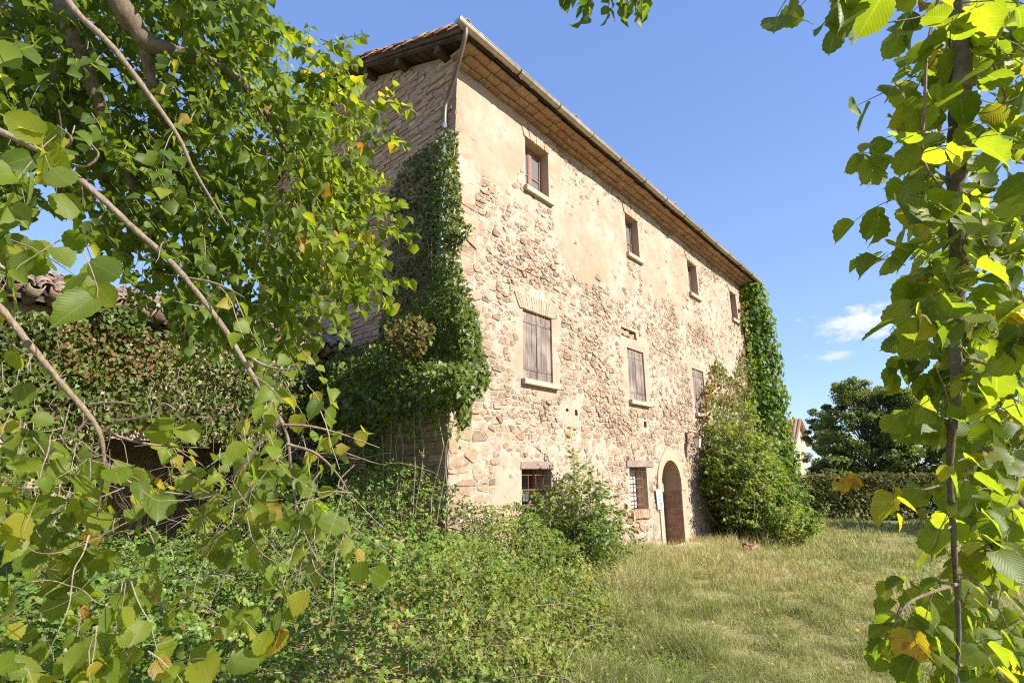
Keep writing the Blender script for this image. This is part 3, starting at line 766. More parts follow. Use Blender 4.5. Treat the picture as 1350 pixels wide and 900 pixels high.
M["old_tile"] = m_stone("lichened_tile", [(0, (.20, .13, .095)), (.4, (.30, .19, .13)), (.7, (.34, .26, .19)), (1, (.25, .21, .17))])
tile_old = []
for i in range(8):
    b = MB(); b.cur = i / 7; vs, fs = coppo(.46, .095, .078); b.add(vs, fs); tile_old.append(b.mesh("roof_tile", M["old_tile"], True))
ang = math.atan(SL)
def put_tile(parent, x, t, z, rx, rzv=0.0, ry=0.0, name="roof_tile"):
    o = link(name, random.choice(tile_me if parent is house else tile_old), None, parent); o.location = (x, t, z)
    o.rotation_euler = (rx + random.uniform(-.04, .04), ry + random.uniform(-.06, .06), rzv + random.uniform(-.05, .05)); return o
x = -OH + .1
while x < FL + .35:
    put_tile(house, x, -.60 + random.uniform(-.03, .03), rz(-.6) + .05 + random.choice([0, .01, .02, .06, .08]) + random.uniform(-.008, .02), ang); x += .205
# the rest of the slope as one corrugated field
mb = MB(); xs = np.arange(-OH + .1, FL + .4, .205)
for xx in xs:
    for t0, t1, d in ((-.22, GD / 2, 1), (GD + .6, GD / 2, -1)):
        k = 11
        for i in range(k):
            a = t0 + (t1 - t0) * i / k; b_ = t0 + (t1 - t0) * (i + 1.12) / k; mb.cur = random.random()
            za, zb = rz(a) + .075, rz(min(max(b_, -.6), GD + .6)) + .05
            r0 = .092; vs = [(xx + r0 * math.cos(q), a, za + r0 * math.sin(q)) for q in (0, 1.05, 2.09, 3.14)] + [(xx + .08 * math.cos(q), b_, zb + .08 * math.sin(q)) for q in (0, 1.05, 2.09, 3.14)]
            mb.add(vs, [(q, q + 1, 5 + q, 4 + q) for q in range(3)])
mb.build("tile_field", M["tile"], house, "stuff")
b = MB()
for i in range(42):
    vs, fs = coppo(.46, .12, .10); b.cur = random.random(); y0 = -OH + i * .43; b.add([(y0 + y, GD / 2 - .0 + x_, rz(GD / 2) + .05 + z_ + random.uniform(-.01, .01)) for x_, y, z_ in vs], fs)
b.build("ridge_tiles", M["tile"], house, "stuff")
for side in (0, 1):
    nT = 13
    for i in range(nT):
        t = -.58 + i * (GD / 2 + .58) / nT
        for dx, dz in ((-OH + .02, .0), (-OH + .05, .075)):
            if side == 0: put_tile(house, dx + random.uniform(-.02, .02), t, rz(t) + .03 + dz + .02 * math.sin(i), ang - .03, 0, 0)
            else: put_tile(house, dx + random.uniform(-.02, .02), GD - t, rz(t) + .03 + dz, ang - .03, math.pi, 0)
for side in (0, 1):
    for k, (dx, dz, w, h) in enumerate(((-OH + .02, -.035, .04, .06), (-OH + .10, -.085, .09, .04))):
        N = 5
        for i in range(N):
            ta, tb = -.55 + i * (GD / 2 + .55) / N, -.55 + (i + .985) * (GD / 2 + .55) / N
            f = (lambda t: t) if side == 0 else (lambda t: GD - t)
            b = MB(); b.cur = random.random() * .6; b.beam((dx, f(ta), rz(ta) + dz + random.uniform(-.015, .01)), (dx, f(tb), rz(tb) + dz + random.uniform(-.015, .01)), w, h); b.build("verge_board", M["greyboard"], house)
for t in (.28, 1.62, 2.9, GD / 2, GD - 2.9, GD - 1.62, GD - .28):
    b = MB(); b.beam((-OH + .10, t, rz(t) - .20), (.4, t, rz(t) - .21), .15, .19, j=.006); b.build("purlin", M["timber"], house)
for i in range(18):
    t = -.5 + i * .26
    if t > GD / 2: break
    b = MB(); b.cur = random.random(); b.beam((-OH + .12, t + .125, rz(t + .125) - .075), (.1, t + .125, rz(t + .125) - .075), .245, .022, (0, -math.sin(ang), math.cos(ang))); b.build("soffit_board", M["timber"], house)

# ---- things fixed to the facade
s, z = fac(868.5, 657.5, .03)
sg = thing("notice_plate", "white notice plate with faint blue printing beside the arched door", "sign", loc(s, -.055, z), math.pi / 2 - AZ)
b = MB(); b.bbox(-.17, .17, -.012, .012, -.26, .26, .006, 0); o = b.build("plate", M["white"], sg); o.rotation_euler = (0, R(-5), 0)
b = MB()
for (x0, z0, w, h) in ((-.05, .06, .05, .10), (-.06, -.04, .11, .03), (-.02, .00, .03, .06), (.03, -.19, .07, .09), (-.09, -.17, .05, .05), (-.04, -.11, .10, .025)): b.box(x0, x0 + w, -.0155, -.0125, z0, z0 + h)
o2 = b.build("print", M["blue"], o)
s, z = fac(919, 582, .35)
lm = thing("wall_lantern", "old iron wall lantern on a scrolled bracket beside the shrubs", "lantern", loc(s, 0, z), math.pi / 2 - AZ)
b = MB(); b.box(-.05, .05, -.06, .0, -.05, .3); b.tube(spline([(0, -.02, .24), (0, -.14, .30), (0, -.30, .26), (0, -.36, .20)], 6), .014, 6); b.tube(spline([(0, -.02, .02), (0, -.12, .10), (0, -.16, .2), (0, -.10, .24)], 6), .01, 6); b.build("bracket", M["iron"], lm)
b = MB()
def frustum(b, z0, w0, z1, w1, yc=-.36):
    vs = [(sx_ * w, yc + sy_ * w, z) for z, w in ((z0, w0), (z1, w1)) for sx_, sy_ in ((-1, -1), (1, -1), (1, 1), (-1, 1))]
    b.add(vs, [(3, 2, 1, 0), (4, 5, 6, 7)] + [(i, (i + 1) % 4, 4 + (i + 1) % 4, 4 + i) for i in range(4)])
frustum(b, -.17, .055, .10, .095); b.build("lamp_glass", M["white"], lm)
b = MB(); frustum(b, .10, .12, .20, .03); frustum(b, -.19, .06, -.17, .06)
for sx_ in (-1, 1):
    for sy_ in (-1, 1): b.tube([(sx_ * .057, -.36 + sy_ * .057, -.18), (sx_ * .098, -.36 + sy_ * .098, .11)], .008, 5)
b.build("lamp_cage", M["iron"], lm)
q = on_plane(993, 727, np.zeros(3), np.array([0, 0, 1.0]))
br = thing("broken_tile", "broken red terracotta tile lying in the grass below the shrubs", "tile", q)
for i, (dx, dy, a, t_) in enumerate(((0, 0, .4, .3), (.16, .06, 1.7, -.5), (-.1, .14, 2.6, .7))):
    b = MB(); b.cur = .2; vs, fs = coppo(.26, .10, .085); b.add(vs, fs); o = b.build("shard", M["tile"], br); o.location = (dx, dy, .10); o.scale = (.8, .8, .8); o.rotation_euler = (t_ * .5, .3, a)

# ================================================================== outbuilding against the gable, half buried in ivy
T0, OE, O0 = 3.3, 4.48, -9.0
def outp(x, y, off=0.0):
    q = on_plane(x, y, C0 - dN * (T0 - off), dN) - C0; return q @ dS, q[2]
ob = thing("outbuilding", "low stone outbuilding with a sagging tiled roof half buried in ivy", "outbuilding", C0, math.pi / 2 - AZ)
(ox0, oz1), (ox1, oz0) = outp(125, 578), outp(345, 655)
OD = (ox0, ox1, max(.2, oz0 - 1.2), oz1)
sl2 = lines(np.arange(O0, -.02, .10), OD[:2]); zl2 = lines(np.arange(-.3, OE + .05, .09), OD[2:])
S2, Z2 = np.meshgrid(sl2, zl2, indexing="ij"); H2 = .03 * fbm(S2 * 2.5, Z2 * 4, 61, 4)
k2 = ~rect_in((S2[:-1, :-1] + S2[1:, 1:]) / 2, (Z2[:-1, :-1] + Z2[1:, 1:]) / 2, OD)
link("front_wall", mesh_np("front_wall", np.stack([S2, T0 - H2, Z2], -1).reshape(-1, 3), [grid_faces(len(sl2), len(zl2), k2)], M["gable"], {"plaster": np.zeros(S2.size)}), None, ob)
b = MB(); b.box(O0, -.15, T0 + 3.0, T0 + 3.1, -.3, OE + 1.2); b.box(O0, O0 + .2, T0 + .1, T0 + 3, -.3, OE + .6); b.box(O0 + .2, -.2, T0 + .1, T0 + 2.9, -.25, -.2); b.build("rear_wall", M["gable"], ob)
gs = MB(); z = .2
while z < OE - .1:
    hh = random.uniform(.10, .2); t = O0
    while t < -.1:
        w = random.uniform(.18, .42)
        if not rect_in(np.array([t, t + w]), np.array([z + .05, z + hh - .05]), OD, .05).any():
            ring = np.array([(t + .02, z + .01), (t + w - .01, z + .015), (t + w - .005, z + hh * .5), (t + w - .02, z + hh - .01), (t + .02, z + hh - .015), (t + .005, z + hh * .5)])
            gs.cur = random.random(); vs, fs = stone_geom(ring, random.uniform(.0, .05)); gs.add([(x, y + T0, q) for x, y, q in vs], fs)
        t += w
    z += hh
gs.build("wall_stones", M["gstone"], ob, "stuff")
b = MB(); b.cur = .2; b.beam((OD[0] - .7, T0 - .04, OD[3] + .32), (OD[1] + .2, T0 - .05, OD[3] + .44), .2, .15, j=.01); b.build("lintel_beam", M["timber"], ob)
b = MB(); b.beam((OD[0] - .2, T0 + .14, OD[3] + .10), (OD[1] + .3, T0 + .14, OD[3] + .13), .2, .16, j=.01); b.build("inner_beam", M["timber"], ob)
s2 = .36
b = MB(); q_ = [(O0 - .2, T0 - .3, OE + .06), (-.02, T0 - .3, OE + .02), (-.02, T0 + 3.1, OE + 3.4 * s2), (O0 - .2, T0 + 3.1, OE + 3.4 * s2)]
b.add(q_ + [(x, y, z - .07) for x, y, z in q_], [(0, 1, 2, 3), (7, 6, 5, 4), (0, 4, 5, 1), (2, 6, 7, 3), (3, 7, 4, 0), (1, 5, 6, 2)]); b.build("roof", M["timber"], ob)
x = O0
while x < -.15:
    sag = .05 * math.sin(x * .9) + random.uniform(-.02, .02)
    for r_ in range(2):
        o = put_tile(ob, x, T0 - .42 + r_ * .38 + random.uniform(-.04, .04), OE + .11 + r_ * .14 + sag, math.atan(s2) + random.uniform(-.12, .12), random.uniform(-.15, .15))
    b_ = link("under_tile", random.choice(tile_old), None, ob); b_.location = (x + .11, T0 - .44 + random.uniform(-.03, .03), OE + .13 + sag); b_.rotation_euler = (math.atan(s2), math.pi + random.uniform(-.1, .1), random.uniform(-.1, .1))
    x += .22 + random.uniform(-.01, .02)
mb = MB()
for xx in np.arange(O0, -.1, .22):
    for r_ in range(7):
        mb.cur = random.random(); vs, fs = coppo(.46, .10, .085); y0 = T0 + .34 + r_ * .38; dz = random.uniform(-.02, .03)
        mb.add([(xx + x_ + random.uniform(-.002, .002), y0 + y_, OE + .37 + (r_ + y_ / .38) * .137 + z_ + dz) for x_, y_, z_ in vs], fs)
mb.build("tile_field", M["old_tile"], ob, "stuff")

# ================================================================== leaves
def leaf_tmpl(rows, fold=.25, curl=.2, serr=0.0):
    """rows: (v, half width); returns verts (x side, y tip, z), luv, faces"""
    V, U, F = [], [], []
    n = len(rows)
    for i, (v, w) in enumerate(rows):
        z = -curl * v * v
        if i == 0 or i == n - 1: V.append((0, v, z)); U.append((0, v, 0)); continue
        e = serr * (1 if i % 2 else -1)
        for sx_ in (-1, 0, 1):
            ww = (w + e) * sx_; V.append((ww, v + (.03 if serr and sx_ and i % 2 else 0), z + fold * abs(ww))); U.append((ww, v, 0))
    idx = lambda i, k: 0 if i == 0 else (len(V) - 1 if i == n - 1 else 1 + (i - 1) * 3 + k)
    for i in range(n - 1):
        for k in (0, 1):
            a, b_, c, d = idx(i, k), idx(i, k + 1), idx(i + 1, k + 1), idx(i + 1, k)
            if a == b_: F.append((a, c, d))
            elif c == d: F.append((a, b_, c))
            else: F += [(a, b_, c), (a, c, d)]
    return np.array(V, float), np.array(U, float), np.array(F, int)
T_BIG = leaf_tmpl([(0, 0), (-.03, .20), (.03, .33), (.12, .43), (.22, .475), (.33, .50), (.44, .515), (.55, .50), (.65, .475), (.74, .41), (.82, .32), (.89, .19), (.96, .07), (1.09, 0)], .24, .22, .026)
T_MID = leaf_tmpl([(0, 0), (.0, .28), (.2, .45), (.45, .50), (.68, .40), (.86, .18), (1.1, 0)], .38, .3, .03)
T_SMALL = leaf_tmpl([(0, 0), (.3, .36), (.65, .30), (1, 0)], .3, .2)
T_OVAL = leaf_tmpl([(0, 0), (.25, .22), (.6, .24), (1, 0)], .35, .25)
T_LANCE = leaf_tmpl([(0, 0), (.35, .13), (1, 0)], .35, .35)
T_IVY = (np.array([(0, 0, 0), (-.42, .08, .05), (-.34, .38, .03), (0, 1, -.12), (.34, .38, .03), (.42, .08, .05), (0, .3, -.03)]), np.zeros((7, 3)), np.array([(0, 6, 1), (1, 6, 2), (2, 6, 3), (3, 6, 4), (4, 6, 5), (5, 6, 0)]))
def norm(a): return a / (np.linalg.norm(a, axis=-1, keepdims=True) + 1e-9)
def frames(tip, nrm):
    y = norm(tip); x = norm(np.cross(y, nrm)); z = np.cross(x, y); return x, y, z
def leaf_arrays(T, pos, tip, nrm, size, tint, wid=None):
    TV, TU, TF = T; x, y, z = frames(tip, nrm); N = len(pos); size = np.asarray(size)[:, None, None]
    wj = (np.ones(N) if wid is None else wid)[:, None, None]
    bend = rng.uniform(.4, 1.7, N)[:, None, None]
    V = pos[:, None, :] + size * (TV[None, :, 0:1] * x[:, None] * wj + TV[None, :, 1:2] * y[:, None] + TV[None, :, 2:3] * bend * z[:, None])
    F = (TF[None] + (np.arange(N) * len(TV))[:, None, None]).reshape(-1, 3)
    return V.reshape(-1, 3), F, np.repeat(np.clip(tint, 0, 1), len(TV)), np.tile(TU, (N, 1))
def leaves_obj(name, T, pos, tip, nrm, size, tint, m, parent=None, kind="stuff", wid=None):
    V, F, t, u = leaf_arrays(T, np.asarray(pos), np.asarray(tip), np.asarray(nrm), size, tint, wid)
    if parent is not None: V = V - np.array(parent.location)
    return link(name, mesh_np(name, V, [(F)], m, {"tint": t, "luv": u}), None, parent, kind)
UPV = np.array([0, 0, 1.0])
class Fol:
    """leaves on twigs, gathered for one plant"""
    def __init__(s): s.p, s.t, s.n, s.s, s.c = [], [], [], [], []; s.tw = MB()
    def twig(s, pts, r0, r1=.0012, n=4): s.tw.tube(pts, list(np.linspace(r0, r1, len(pts))), n, False)
    def cluster(s, o, d, L, n, size, tint, tsd=.12, nb=None, droop=.35, rtw=.0028, spread=.75, nr=.55, yellow=.0):
        o = np.asarray(o, float); d = norm(np.asarray(d, float)); pts = [o]; dd = d.copy(); k = 5
        for i in range(k): dd = norm(dd + np.array([0, 0, -droop / k]) + rng.normal(0, .10, 3)); pts.append(pts[-1] + dd * L / k)
        s.twig(pts, rtw, rtw * .4, 3)
        sd = norm(np.cross(d, UPV + rng.normal(0, .2, 3)))
        for i in range(n):
            f = (i + .6) / n * k; j = min(int(f), k - 1); p = pts[j] + (pts[j + 1] - pts[j]) * (f - j); a = norm(pts[j + 1] - pts[j])
            tip = norm(a * .6 + sd * spread * (1 if i % 2 else -1) + np.array([0, 0, -.35]) + rng.normal(0, .28, 3))
            nn = norm((UPV if nb is None else nb) + rng.normal(0, nr, 3)); c = tint + rng.normal(0, tsd)
            if rng.random() < yellow: c = rng.uniform(.86, 1.0)
            s.p.append(p + tip * size * .18); s.t.append(tip); s.n.append(nn); s.s.append(size * rng.uniform(.65, 1.2)); s.c.append(c)
    def arr(s): return np.array(s.p), np.array(s.t), np.array(s.n), np.array(s.s), np.array(s.c)

def plant_leaves(root, fol, T_near, T_far, m_near, m_far, n_parts, min_px=9):
    """the leaves that show largest become parts, the others one part of kind stuff"""
    p, t, n, s, c = fol.arr(); d = (p - CAM) @ FWD; X = 675 + FPX * ((p - CAM) @ RT) / np.maximum(d, .1); Y = 450 - FPX * ((p - CAM) @ UP) / np.maximum(d, .1)
    keep = np.linalg.norm(p - CAM, axis=1) > .75; px = s * FPX / np.maximum(d, .1)
    inn = (d > .2) & (X > -10) & (X < 1360) & (Y > -10) & (Y < 910) & keep
    score = np.where(inn, px, 0); order = np.argsort(-score); top = [i for i in order[:n_parts] if score[i] > min_px]
    cache = {}
    x, y, z = frames(t, n); L = np.array(root.location)
    for i in top:
        k = (int(np.clip(c[i], 0, .999) * 14), rng.integers(0, 3))
        if k not in cache:
            V, F, tt, uu = leaf_arrays(T_near, np.zeros((1, 3)), np.array([[0, 1.0, 0]]), np.array([[0, 0, 1.0]]), [1.0], np.array([(k[0] + .5) / 14]))
            V[:, 2] *= (.5, 1.0, 1.7)[k[1]]; V[:, 0] *= (.86, 1.04, .78)[k[1]]; V[:, 0] += (.05, -.03, .08)[k[1]] * V[:, 1] ** 2
            V[:, 2] += .035 * (.5, 1, 1.5)[k[1]] * np.sin(V[:, 1] * 7 + k[1]) * np.abs(V[:, 0]) * 2
            cache[k] = mesh_np("leaf", V, [F], m_near, {"tint": tt, "luv": uu}, True)
        o = link("leaf", cache[k], None, root); q = p[i] - L
        # frames() gives x = tip x normal
        o.matrix_local = Matrix(((x[i][0] * s[i], y[i][0] * s[i], z[i][0] * s[i], q[0]), (x[i][1] * s[i], y[i][1] * s[i], z[i][1] * s[i], q[1]), (x[i][2] * s[i], y[i][2] * s[i], z[i][2] * s[i], q[2]), (0, 0, 0, 1)))
    r = np.ones(len(p), bool); r[top] = False; r &= keep
    if r.any():
        big = r & (px > 22); sm_ = r & ~big
        parts = [leaf_arrays(T, p[q], t[q], n[q], s[q], c[q]) for T, q in ((T_near, big), (T_far, sm_)) if q.any()]
        o = 0; VV, FF, TT, UU = [], [], [], []
        for V, F, a, u in parts: VV.append(V); FF.append(F + o); TT.append(a); UU.append(u); o += len(V)
        link("foliage", mesh_np("foliage", np.concatenate(VV) - L, [np.concatenate(FF)], m_far, {"tint": np.concatenate(TT), "luv": np.concatenate(UU)}), None, root, "stuff")
    fol.tw.v = [tuple(np.array(v) - L) for v in fol.tw.v]
    if fol.tw.v: fol.tw.build("twigs", M["twig"], root, "stuff")
def limb(root, pts, r, m, name="limb", k=6, n=8):
    pts = spline(pts, k); L = np.array(root.location); rr = np.interp(np.linspace(0, 1, len(pts)), np.linspace(0, 1, len(r)), r)
    rr = [a * (1 + .10 * math.sin(i * 2.1)) for i, a in enumerate(rr)]
    b = MB(); b.tube([p - L for p in pts], rr, n); b.build(name, m, root, smooth=True); return pts
PP = lambda L: [P(*q) for q in L]
def in_px(poly, n):
    lo = np.min(poly, 0); hi = np.max(poly, 0); out = np.zeros((0, 2))
    while len(out) < n:
        q = rng.uniform(lo, hi, (n * 2, 2)); out = np.concatenate([out, q[inpoly(q[:, 0], q[:, 1], poly)]])
    return out[:n]

# ------------------------------------------------------------------ hazel on the left, its crown between the camera and the gable
lb = P(-420, 640, 3.0); lb[2] = 0
hz = thing("hazel_tree", "overhanging hazel tree with yellowing leaves in front of the shaded gable", "tree", lb)
F1 = Fol()
trunk_top = P(-60, -160, 2.7)
limb(hz, [lb, lb + np.array([.05, .1, 1.2]), P(-330, 250, 2.9), P(-180, 0, 2.8), trunk_top], [.16, .13, .11, .09, .07], M["bark"], "trunk")
limb(hz, [P(-180, 0, 2.8), trunk_top, P(60, -110, 2.65), P(135, -30, 2.6), P(190, 52, 2.7), P(240, 72, 2.8), P(285, 86, 3.0), P(330, 122, 3.2), P(385, 200, 3.5), P(430, 270, 3.7), P(455, 335, 3.9)], [.08, .065, .058, .055, .052, .040, .034, .02, .016, .012, .008], M["bark"])
limb(hz, [P(-60, -160, 2.7), P(60, -60, 2.7), P(85, 10, 2.7), P(102, 62, 2.7), P(122, 112, 2.75), P(143, 168, 2.8), P(168, 232, 2.9), P(205, 300, 3.0), P(250, 380, 3.2)], [.06, .05, .046, .044, .038, .030, .018, .014, .008], M["bark"])
limb(hz, [P(70, -60, 2.2), P(92, 5, 2.2), P(148, 62, 2.2), P(200, 130, 2.25), P(236, 182, 2.3), P(256, 225, 2.35), P(300, 298, 2.5)], [.014, .014, .013, .011, .009, .007, .004], M["twig"])
limb(hz, [P(190, 52, 2.7), P(196, 90, 2.75), P(206, 130, 2.8), P(232, 190, 3.0), P(262, 260, 3.2)], [.034, .028, .024, .012, .006], M["bark"])
limb(hz, [P(240, 72, 2.8), P(300, 90, 3.1), P(345, 150, 3.4), P(400, 240, 3.8), P(420, 330, 4.0)], [.02, .016, .012, .009, .005], M["bark"])
n1 = limb(hz, [P(-160, 70, 1.4), P(-20, 162, 1.38), P(0, 173, 1.37), P(65, 206, 1.37), P(130, 258, 1.38), P(175, 300, 1.4), P(230, 350, 1.42), P(290, 425, 1.45), P(330, 490, 1.47), P(358, 535, 1.48), P(378, 572, 1.5), P(386, 640, 1.55), P(400, 700, 1.6), P(430, 760, 1.65)], [.011, .0095, .009, .0086, .0082, .0078, .0074, .007, .0064, .0055, .0048, .0034, .0026, .002], M["twig"], "branch")
n2 = limb(hz, [P(-120, 330, 1.3), P(-20, 392, 1.32), P(0, 405, 1.33), P(40, 455, 1.35), P(85, 510, 1.38), P(118, 548, 1.4), P(134, 580, 1.42), P(136, 625, 1.45), P(128, 680, 1.5)], [.010, .0085, .0082, .0078, .0072, .0065, .006, .004, .002], M["twig"], "branch")
side = [[(250, 367, 1.43), (278, 372, 1.43), (300, 380, 1.42), (322, 392, 1.4)], [(325, 467, 1.47), (345, 480, 1.47), (372, 487, 1.45), (395, 484, 1.45)], [(374, 556, 1.49), (345, 580, 1.5), (322, 610, 1.5), (309, 632, 1.52), (315, 660, 1.55), (335, 690, 1.6), (380, 745, 1.7)],
        [(376, 560, 1.49), (410, 562, 1.5), (450, 572, 1.55), (500, 590, 1.6)], [(118, 533, 1.4), (150, 530, 1.4), (178, 533, 1.4)], [(140, 570, 1.43), (180, 582, 1.45), (220, 588, 1.5), (276, 590, 1.55)], [(130, 570, 1.42), (160, 555, 1.42), (195, 548, 1.4), (215, 532, 1.4), (232, 540, 1.38)],
        [(120, 548, 1.4), (90, 580, 1.4), (60, 600, 1.42), (10, 640, 1.45)], [(378, 585, 1.5), (420, 600, 1.5), (455, 640, 1.55), (470, 690, 1.6)], [(135, 610, 1.45), (180, 640, 1.5), (230, 650, 1.55), (300, 655, 1.6)], [(70, 210, 1.37), (95, 185, 1.35), (75, 165, 1.33)], [(70, 208, 1.37), (110, 220, 1.36), (130, 205, 1.36), (120, 190, 1.36)]]
for q in side: F1.twig(spline(PP(q), 4), .0045, .0015)
# crown clusters
CROWN = [(-60, -60), (352, -60), (356, 10), (395, 62), (385, 90), (345, 105), (405, 132), (442, 88), (455, 120), (440, 150), (510, 182), (505, 200), (478, 215), (498, 262), (520, 300), (505, 350), (512, 372), (480, 420), (435, 460), (380, 480), (330, 470), (300, 478), (235, 440), (205, 400), (190, 345), (150, 345), (100, 300), (40, 295), (-60, 300)]
HOLESKY = [[(188, 55), (240, 75), (250, 110), (200, 105), (180, 80)], [(135, 100), (190, 105), (180, 140), (130, 125)], [(20, 240), (60, 250), (90, 290), (60, 310), (25, 290)], [(262, 245), (285, 250), (290, 275), (262, 272)], [(185, 190), (205, 190), (205, 205), (188, 205)], [(215, 370), (250, 360), (245, 395), (220, 395)]]
pts = in_px(CROWN, 1650)
for x, y in pts:
    if any(inpoly(np.array([x]), np.array([y]), h)[0] for h in HOLESKY) and rng.random() < .85: continue
    d = rng.uniform(2.9, 5.2) if x > 300 else rng.uniform(2.6, 4.6)
    e = min(1, max(0, (x - 250) / 220)); tn = .34 + .24 * e + .12 * (rng.random() < .3)
    o = P(x - 20, y - 44, d)
    F1.cluster(o, np.array([.55, .1, -.45]) + rng.normal(0, .45, 3), rng.uniform(.22, .42), rng.integers(6, 11), rng.uniform(.052, .078), tn, .13, np.array([.12, -.05, 1.0]), .5, .003, nr=.5, yellow=.015)
for x, y in in_px([(-200, -60), (335, -60), (300, -420), (-200, -420)], 330):      # the crown goes on above the picture and shades the yard
    F1.cluster(P(x, y, rng.uniform(3.4, 5.8)), np.array([.4, .1, -.3]) + rng.normal(0, .5, 3), rng.uniform(.25, .45), rng.integers(7, 12), rng.uniform(.06, .085), .4, .13, np.array([.2, -.1, 1.0]), .5, .003)
# long sprays at the right edge of the crown, in front of the gable
for q in ([(400, 140, 3.6), (440, 158, 3.7), (475, 180, 3.8), (512, 188, 3.9)], [(405, 110, 3.6), (430, 92, 3.6), (446, 88, 3.7)], [(430, 270, 3.7), (470, 290, 3.7), (515, 305, 3.8)], [(440, 330, 3.7), (480, 350, 3.8), (512, 372, 3.8)], [(420, 200, 3.6), (460, 230, 3.7), (490, 262, 3.8)]):
    sp = spline(PP(q), 5); F1.twig(sp, .005, .002)
    for p in sp[::2]: F1.cluster(p, np.array([.6, 0, -.2]) + rng.normal(0, .4, 3), .2, 6, .07, .60, .12, np.array([.35, -.2, .75]), .4, yellow=.05)
# near leaves, upper left and the drooping tips at lower left
for poly, n, dr, sz, nl in (([(-30, 20), (45, 20), (60, 90), (-30, 110)], 3, (1.35, 1.7), .09, 3), ([(25, 150), (130, 150), (140, 215), (40, 215)], 4, (1.3, 1.5), .085, 4), ([(-20, 190), (40, 220), (30, 262), (-20, 262)], 3, (1.2, 1.4), .085, 3),
                            ([(-20, 296), (120, 296), (148, 345), (70, 395), (-20, 360)], 10, (1.3, 1.7), .085, 4), ([(10, 420), (70, 455), (75, 500), (20, 485)], 2, (1.3, 1.5), .07, 3), ([(270, 400), (345, 385), (350, 420), (290, 430)], 2, (1.4, 1.6), .06, 2), ([(215, 315), (250, 320), (235, 350)], 1, (1.4, 1.5), .06, 2),
                            ([(310, 500), (420, 480), (470, 590), (400, 620), (330, 560)], 11, (1.4, 1.9), .062, 4), ([(-20, 590), (120, 560), (160, 640), (60, 700), (-20, 700)], 17, (1.35, 2.0), .072, 4), ([(150, 590), (330, 570), (480, 600), (490, 700), (330, 700), (160, 690)], 34, (1.5, 2.3), .068, 4),
                            ([(-20, 690), (300, 680), (350, 830), (260, 890), (-20, 890)], 40, (1.3, 2.1), .078, 4), ([(330, 690), (470, 680), (460, 770), (360, 840)], 10, (1.5, 2.1), .075, 4), ([(-20, 840), (150, 830), (260, 910), (-20, 960)], 8, (1.2, 1.6), .085, 4)):
    for x, y in in_px(poly, max(1, int(n * 1.05))):
        F1.cluster(P(x - 20, y - 24, rng.uniform(*dr)), np.array([.5, -.05, -.5]) + rng.normal(0, .45, 3), rng.uniform(.12, .24), rng.integers(max(2, nl - 1), nl + 3), sz * rng.uniform(.6, 1.02), .60, .13, np.array([.25, -.35, .85]), .5, .002, nr=.8, yellow=.10)
# bare tangled twigs
for x, y in in_px([(0, 560), (140, 560), (200, 620), (380, 560), (500, 600), (480, 700), (330, 780), (0, 800)], 170):
    p = P(x, y, rng.uniform(1.35, 2.3)); d = norm(np.array([rng.normal(0, .6), rng.normal(0, .5), -.6 + rng.normal(0, .5)])); q = [p]
    for _ in range(5): d = norm(d + rng.normal(0, .3, 3)); q.append(q[-1] + d * rng.uniform(.03, .08))
    F1.twig(spline(q, 3), rng.uniform(.0013, .0024), .0006, 3)
# sprigs hanging in from above
limb(hz, [trunk_top, P(200, -260, 2.8), P(500, -200, 2.8), P(700, -90, 2.7), P(775, -40, 2.7), P(840, -45, 2.7)], [.05, .035, .022, .012, .008, .004], M["bark"])
for q, n, L_ in (((768, -28, 2.7), 9, .24), ((776, -26, 2.75), 9, .22), ((760, -22, 2.65), 6, .16), ((740, -14, 2.7), 4, .10), ((748, -16, 2.7), 4, .10), ((795, -22, 2.7), 4, .10), ((806, -20, 2.7), 7, .14), ((822, -16, 2.7), 8, .16), ((838, -16, 2.7), 8, .16), ((850, -14, 2.7), 7, .14), ((814, -16, 2.6), 7, .15), ((845, -20, 2.6), 6, .15)):
    F1.cluster(P(*q), np.array([.0, .0, -1.0]) + rng.normal(0, .15, 3), L_, n, .056, .36, .12, np.array([.3, -.1, .7]), .2)
plant_leaves(hz, F1, T_BIG, T_MID, M["hazel_near"], M["hazel"], 295)

# ------------------------------------------------------------------ hazel on the right
rb = P(2050, 700, 2.6); rb[2] = 0
hr = thing("hazel_tree", "bright backlit hazel stems and leaves hanging beside the dry meadow", "tree", rb)
F2 = Fol()
limb(hr, [rb, rb + np.array([0, .05, 1.3]), P(1750, 100, 2.3), P(1500, -160, 2.0), P(1330, -150, 1.75), P(1276, -60, 1.66)], [.12, .11, .09, .07, .05, .036], M["bark"], "trunk")
limb(hr, [P(1290, -110, 1.7), P(1274, -50, 1.66), P(1264, 20, 1.62), P(1268, 100, 1.6), P(1262, 180, 1.6), P(1260, 260, 1.6), P(1264, 330, 1.58), P(1262, 400, 1.56), P(1258, 450, 1.55), P(1262, 500, 1.55), P(1256, 560, 1.55), P(1252, 620, 1.55), P(1256, 690, 1.55), P(1260, 760, 1.55), P(1264, 830, 1.55), P(1262, 900, 1.55), P(1266, 990, 1.55)],
     [.034, .031, .029, .027, .025, .023, .022, .020, .018, .016, .012, .009, .008, .007, .006, .0045, .003], M["bark"], "stem")
limb(hr, [P(1256, 430, 1.75), P(1272, 500, 1.8), P(1290, 560, 1.85), P(1310, 610, 1.9), P(1335, 655, 1.95), P(1380, 720, 2.0)], [.02, .024, .026, .026, .027, .028], M["bark"], "stem")
